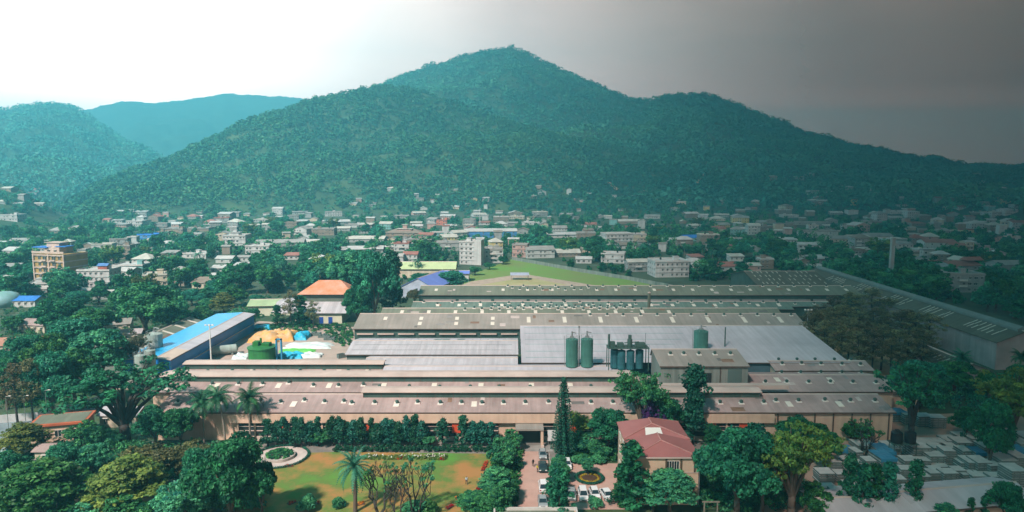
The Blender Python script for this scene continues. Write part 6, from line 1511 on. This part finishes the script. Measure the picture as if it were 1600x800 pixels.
# low scrub under the foreground woods
def scrub(n, poly, name, hm=(.6, 1.8), m=None):
    C = []; xs_ = [q[0] for q in poly]; ys_ = [q[1] for q in poly]
    def inside(x, y):
        c = False; j = len(poly)-1
        for i in range(len(poly)):
            if (poly[i][1] > y) != (poly[j][1] > y) and x < (poly[j][0]-poly[i][0])*(y-poly[i][1])/(poly[j][1]-poly[i][1])+poly[i][0]: c = not c
            j = i
        return c
    while len(C) < n:
        px, py = random.uniform(min(xs_), max(xs_)), random.uniform(min(ys_), max(ys_))
        if inside(px, py): p = at(px, py); C.append((p.x, p.y, random.uniform(.2, hm[1])))
    C = np.array(C); return struct(link(name, clumps_mesh(name, C, rng.uniform(hm[0], hm[1], n), 40, .28, m or L_mid, flat=.6, up=.6, tone_sd=.24, mean=.35)), 'stuff')
scrub(900, [(0,800),(0,720),(120,690),(300,700),(400,705),(415,800)], 'wood_undergrowth')
scrub(700, [(0,640),(0,520),(100,480),(215,500),(190,600),(110,640)], 'wood_undergrowth')
scrub(1100, [(0,470),(225,455),(440,455),(445,500),(390,495),(350,492),(240,525),(200,560),(110,580),(0,600)], 'belt_undergrowth', (.5,1.4))
scrub(260, [(380,510),(545,508),(555,530),(540,545),(500,520),(395,518)], 'belt_undergrowth', (.4,1.0))
scrub(300, [(765,800),(770,705),(815,705),(804,800)], 'wood_undergrowth', (.4,1.0))
scrub(360, [(1095,800),(1105,690),(1290,690),(1240,740),(1290,800)], 'wood_undergrowth')
scrub(200, [(862,800),(868,715),(888,715),(882,800)], 'wood_undergrowth', (.4,1.0))
scrub(300, [(1390,640),(1400,590),(1600,600),(1600,650),(1500,640)], 'wood_undergrowth')
scrub(260, [(880,722),(885,690),(965,690),(962,722)], 'wood_undergrowth', (.4,.9))
# ------------------------------------------------------------------ forest on the hills
P1_ = hill_points('front', 15000, -.62, .42, .0, 1.0); P2_ = hill_points('peak', 22000, -.20, .70, .03, 1.0)
L_forest = leafmat('leaf_forest', (.016,.130,.085), (.080,.245,.098), transl=0.0)
def forest(P, rlo, rhi, name, per=22):
    n = len(P); r = rlo + (rhi-rlo)*rng.uniform(0, 1, n)**2
    big = np.clip(1 + .45*vnoise(P[:,0], P[:,1], 26), .5, 1.5); r = r*big
    d = rng.normal(0, 1, (n, per, 3)); d /= np.linalg.norm(d, axis=2)[..., None]; d[..., 2] = np.abs(d[..., 2])*1.1 - .15
    C = P[:, None, :] + d*(r*.8)[:, None, None] + np.array([0, 0, .3])*r[:, None, None]
    Rr = np.repeat(r, per)*.23
    V, Fq = leafquads(C.reshape(-1, 3), 1.0, .9, d.reshape(-1, 3), aspect=.8)
    V = (V.reshape(-1, 4, 3) - C.reshape(-1, 1, 3))*Rr[:, None, None] + C.reshape(-1, 1, 3)
    me = np_mesh(name, V.reshape(-1, 3), Fq, L_forest)
    tone = np.clip(.42 + .30*vnoise(P[:,0]+70, P[:,1], 34) + .38*vnoise(P[:,0], P[:,1], 130) + rng.normal(0, .06, n), 0, 1)
    att = me.attributes.new('tone', 'FLOAT', 'POINT'); att.data.foreach_set('value', np.repeat(tone, per*4).astype(np.float32))
    return struct(link(name, me), 'stuff')
P3_ = hill_points('left', 16000, -.72, -.30, .0, 1.0); forest(P3_, 7, 15, 'forest', per=7)
forest(P1_, 4, 11, 'forest', per=32); forest(P2_, 4, 13, 'forest', per=24)
# ------------------------------------------------------------------ the air
hz = MB().box(-6000, 6000, -1000, 5900, -3.5, 575).build('haze', None)
hz.data.materials.clear(); hm_ = bpy.data.materials.new('haze'); hm_.use_nodes = True; t = hm_.node_tree; t.nodes.clear()
o_ = t.nodes.new('ShaderNodeOutputMaterial'); pv = t.nodes.new('ShaderNodeVolumePrincipled'); pv.inputs['Color'].default_value = HAZE_COLOR; pv.inputs['Density'].default_value = HAZE_DENSITY; pv.inputs['Anisotropy'].default_value = 0.1
t.links.new(pv.outputs[0], o_.inputs['Volume']); hz.data.materials.append(hm_); struct(hz, 'stuff')

# ------------------------------------------------------------------ a thick cloud bank added over the right half, made up to darken sky, town and yard
DECK_Z = 700.0
off = DECK_Z / math.tan(SUN_EL); OX, OY = math.sin(SUN_AZ) * off, math.cos(SUN_AZ) * off
gx = np.concatenate([np.linspace(-1900, 3200, 60), np.linspace(3350, 16000, 40)]); gy = np.concatenate([np.linspace(-1200, 2600, 50), np.linspace(2750, 16000, 46)]); N1, N2 = len(gx), len(gy)
GX, GY = np.meshgrid(gx, gy, indexing='ij')
drop_ = 610 * np.clip((np.maximum(np.abs(GX), GY) - 6600) / 7400, 0, 1)        # the added bank sinks to the horizon far off
lo_ = DECK_Z - drop_ + 7*vnoise(GX, GY, 400); hi_ = lo_ + 90 + 30*(1 + vnoise(GX+900, GY, 420))
V = np.concatenate([np.stack([GX, GY, lo_], -1).reshape(-1, 3), np.stack([GX, GY, hi_], -1).reshape(-1, 3)])
I = np.arange(N1*N2).reshape(N1, N2); Q = np.stack([I[:-1,:-1], I[1:,:-1], I[1:,1:], I[:-1,1:]], -1).reshape(-1, 4)
sides = []
for ring in (I[:,0], I[-1,:], I[:,-1][::-1], I[0,:][::-1]): sides.append(np.stack([ring[:-1], ring[1:], ring[1:]+N1*N2, ring[:-1]+N1*N2], -1))
cm = bpy.data.materials.new('shade_cloud'); cm.use_nodes = True; t = cm.node_tree; t.nodes.clear()
o_ = t.nodes.new('ShaderNodeOutputMaterial'); tr_ = t.nodes.new('ShaderNodeBsdfTransparent'); df = t.nodes.new('ShaderNodeBsdfDiffuse'); df.inputs['Color'].default_value = (.12,.12,.12,1)
ms = t.nodes.new('ShaderNodeMixShader'); g_ = t.nodes.new('ShaderNodeNewGeometry'); sp = t.nodes.new('ShaderNodeSeparateXYZ'); t.links.new(g_.outputs['Position'], sp.inputs[0])
def mth(op, a, b=None):
    n = t.nodes.new('ShaderNodeMath'); n.operation = op
    for i, q in enumerate((a, b)):
        if q is None: continue
        if isinstance(q, (int, float)): n.inputs[i].default_value = q
        else: t.links.new(q, n.inputs[i])
    return n.outputs[0]
az_ = mth('ARCTAN2', mth('SUBTRACT', sp.outputs[0], OX), mth('ADD', mth('SUBTRACT', sp.outputs[1], OY), 40.0))
nz_ = t.nodes.new('ShaderNodeTexNoise'); nz_.inputs['Scale'].default_value = .004; nz_.inputs['Detail'].default_value = 3; t.links.new(g_.outputs['Position'], nz_.inputs['Vector'])
az_ = mth('ADD', az_, mth('MULTIPLY', mth('SUBTRACT', nz_.outputs['Fac'], .5), .03))
mr_ = t.nodes.new('ShaderNodeMapRange'); mr_.inputs['From Min'].default_value = -.8; mr_.inputs['From Max'].default_value = .8; t.links.new(az_, mr_.inputs['Value'])
rp = t.nodes.new('ShaderNodeValToRGB'); cr2 = rp.color_ramp
#         0.5 is straight ahead; opacity of one face of the added bank, shaped for its shading
DECK = [(0.0, 0.0), (0.36, 0.0), (0.50, 0.15), (0.616, 0.43), (0.70, 0.64), (0.78, 0.77), (0.90, 0.85), (1.0, 0.88)]
while len(cr2.elements) < len(DECK): cr2.elements.new(.5)
for e, (p, v) in zip(cr2.elements, DECK): e.position = p; e.color = (v, v, v, 1)
t.links.new(mr_.outputs[0], rp.inputs[0]); t.links.new(rp.outputs[0], ms.inputs[0]); t.links.new(tr_.outputs[0], ms.inputs[1]); t.links.new(df.outputs[0], ms.inputs[2]); t.links.new(ms.outputs[0], o_.inputs['Surface'])
struct(link('added_shade_clouds', np_mesh('added_shade_clouds', V, np.concatenate([Q[:, ::-1], Q + N1*N2] + sides), cm, smooth=True)), 'stuff')
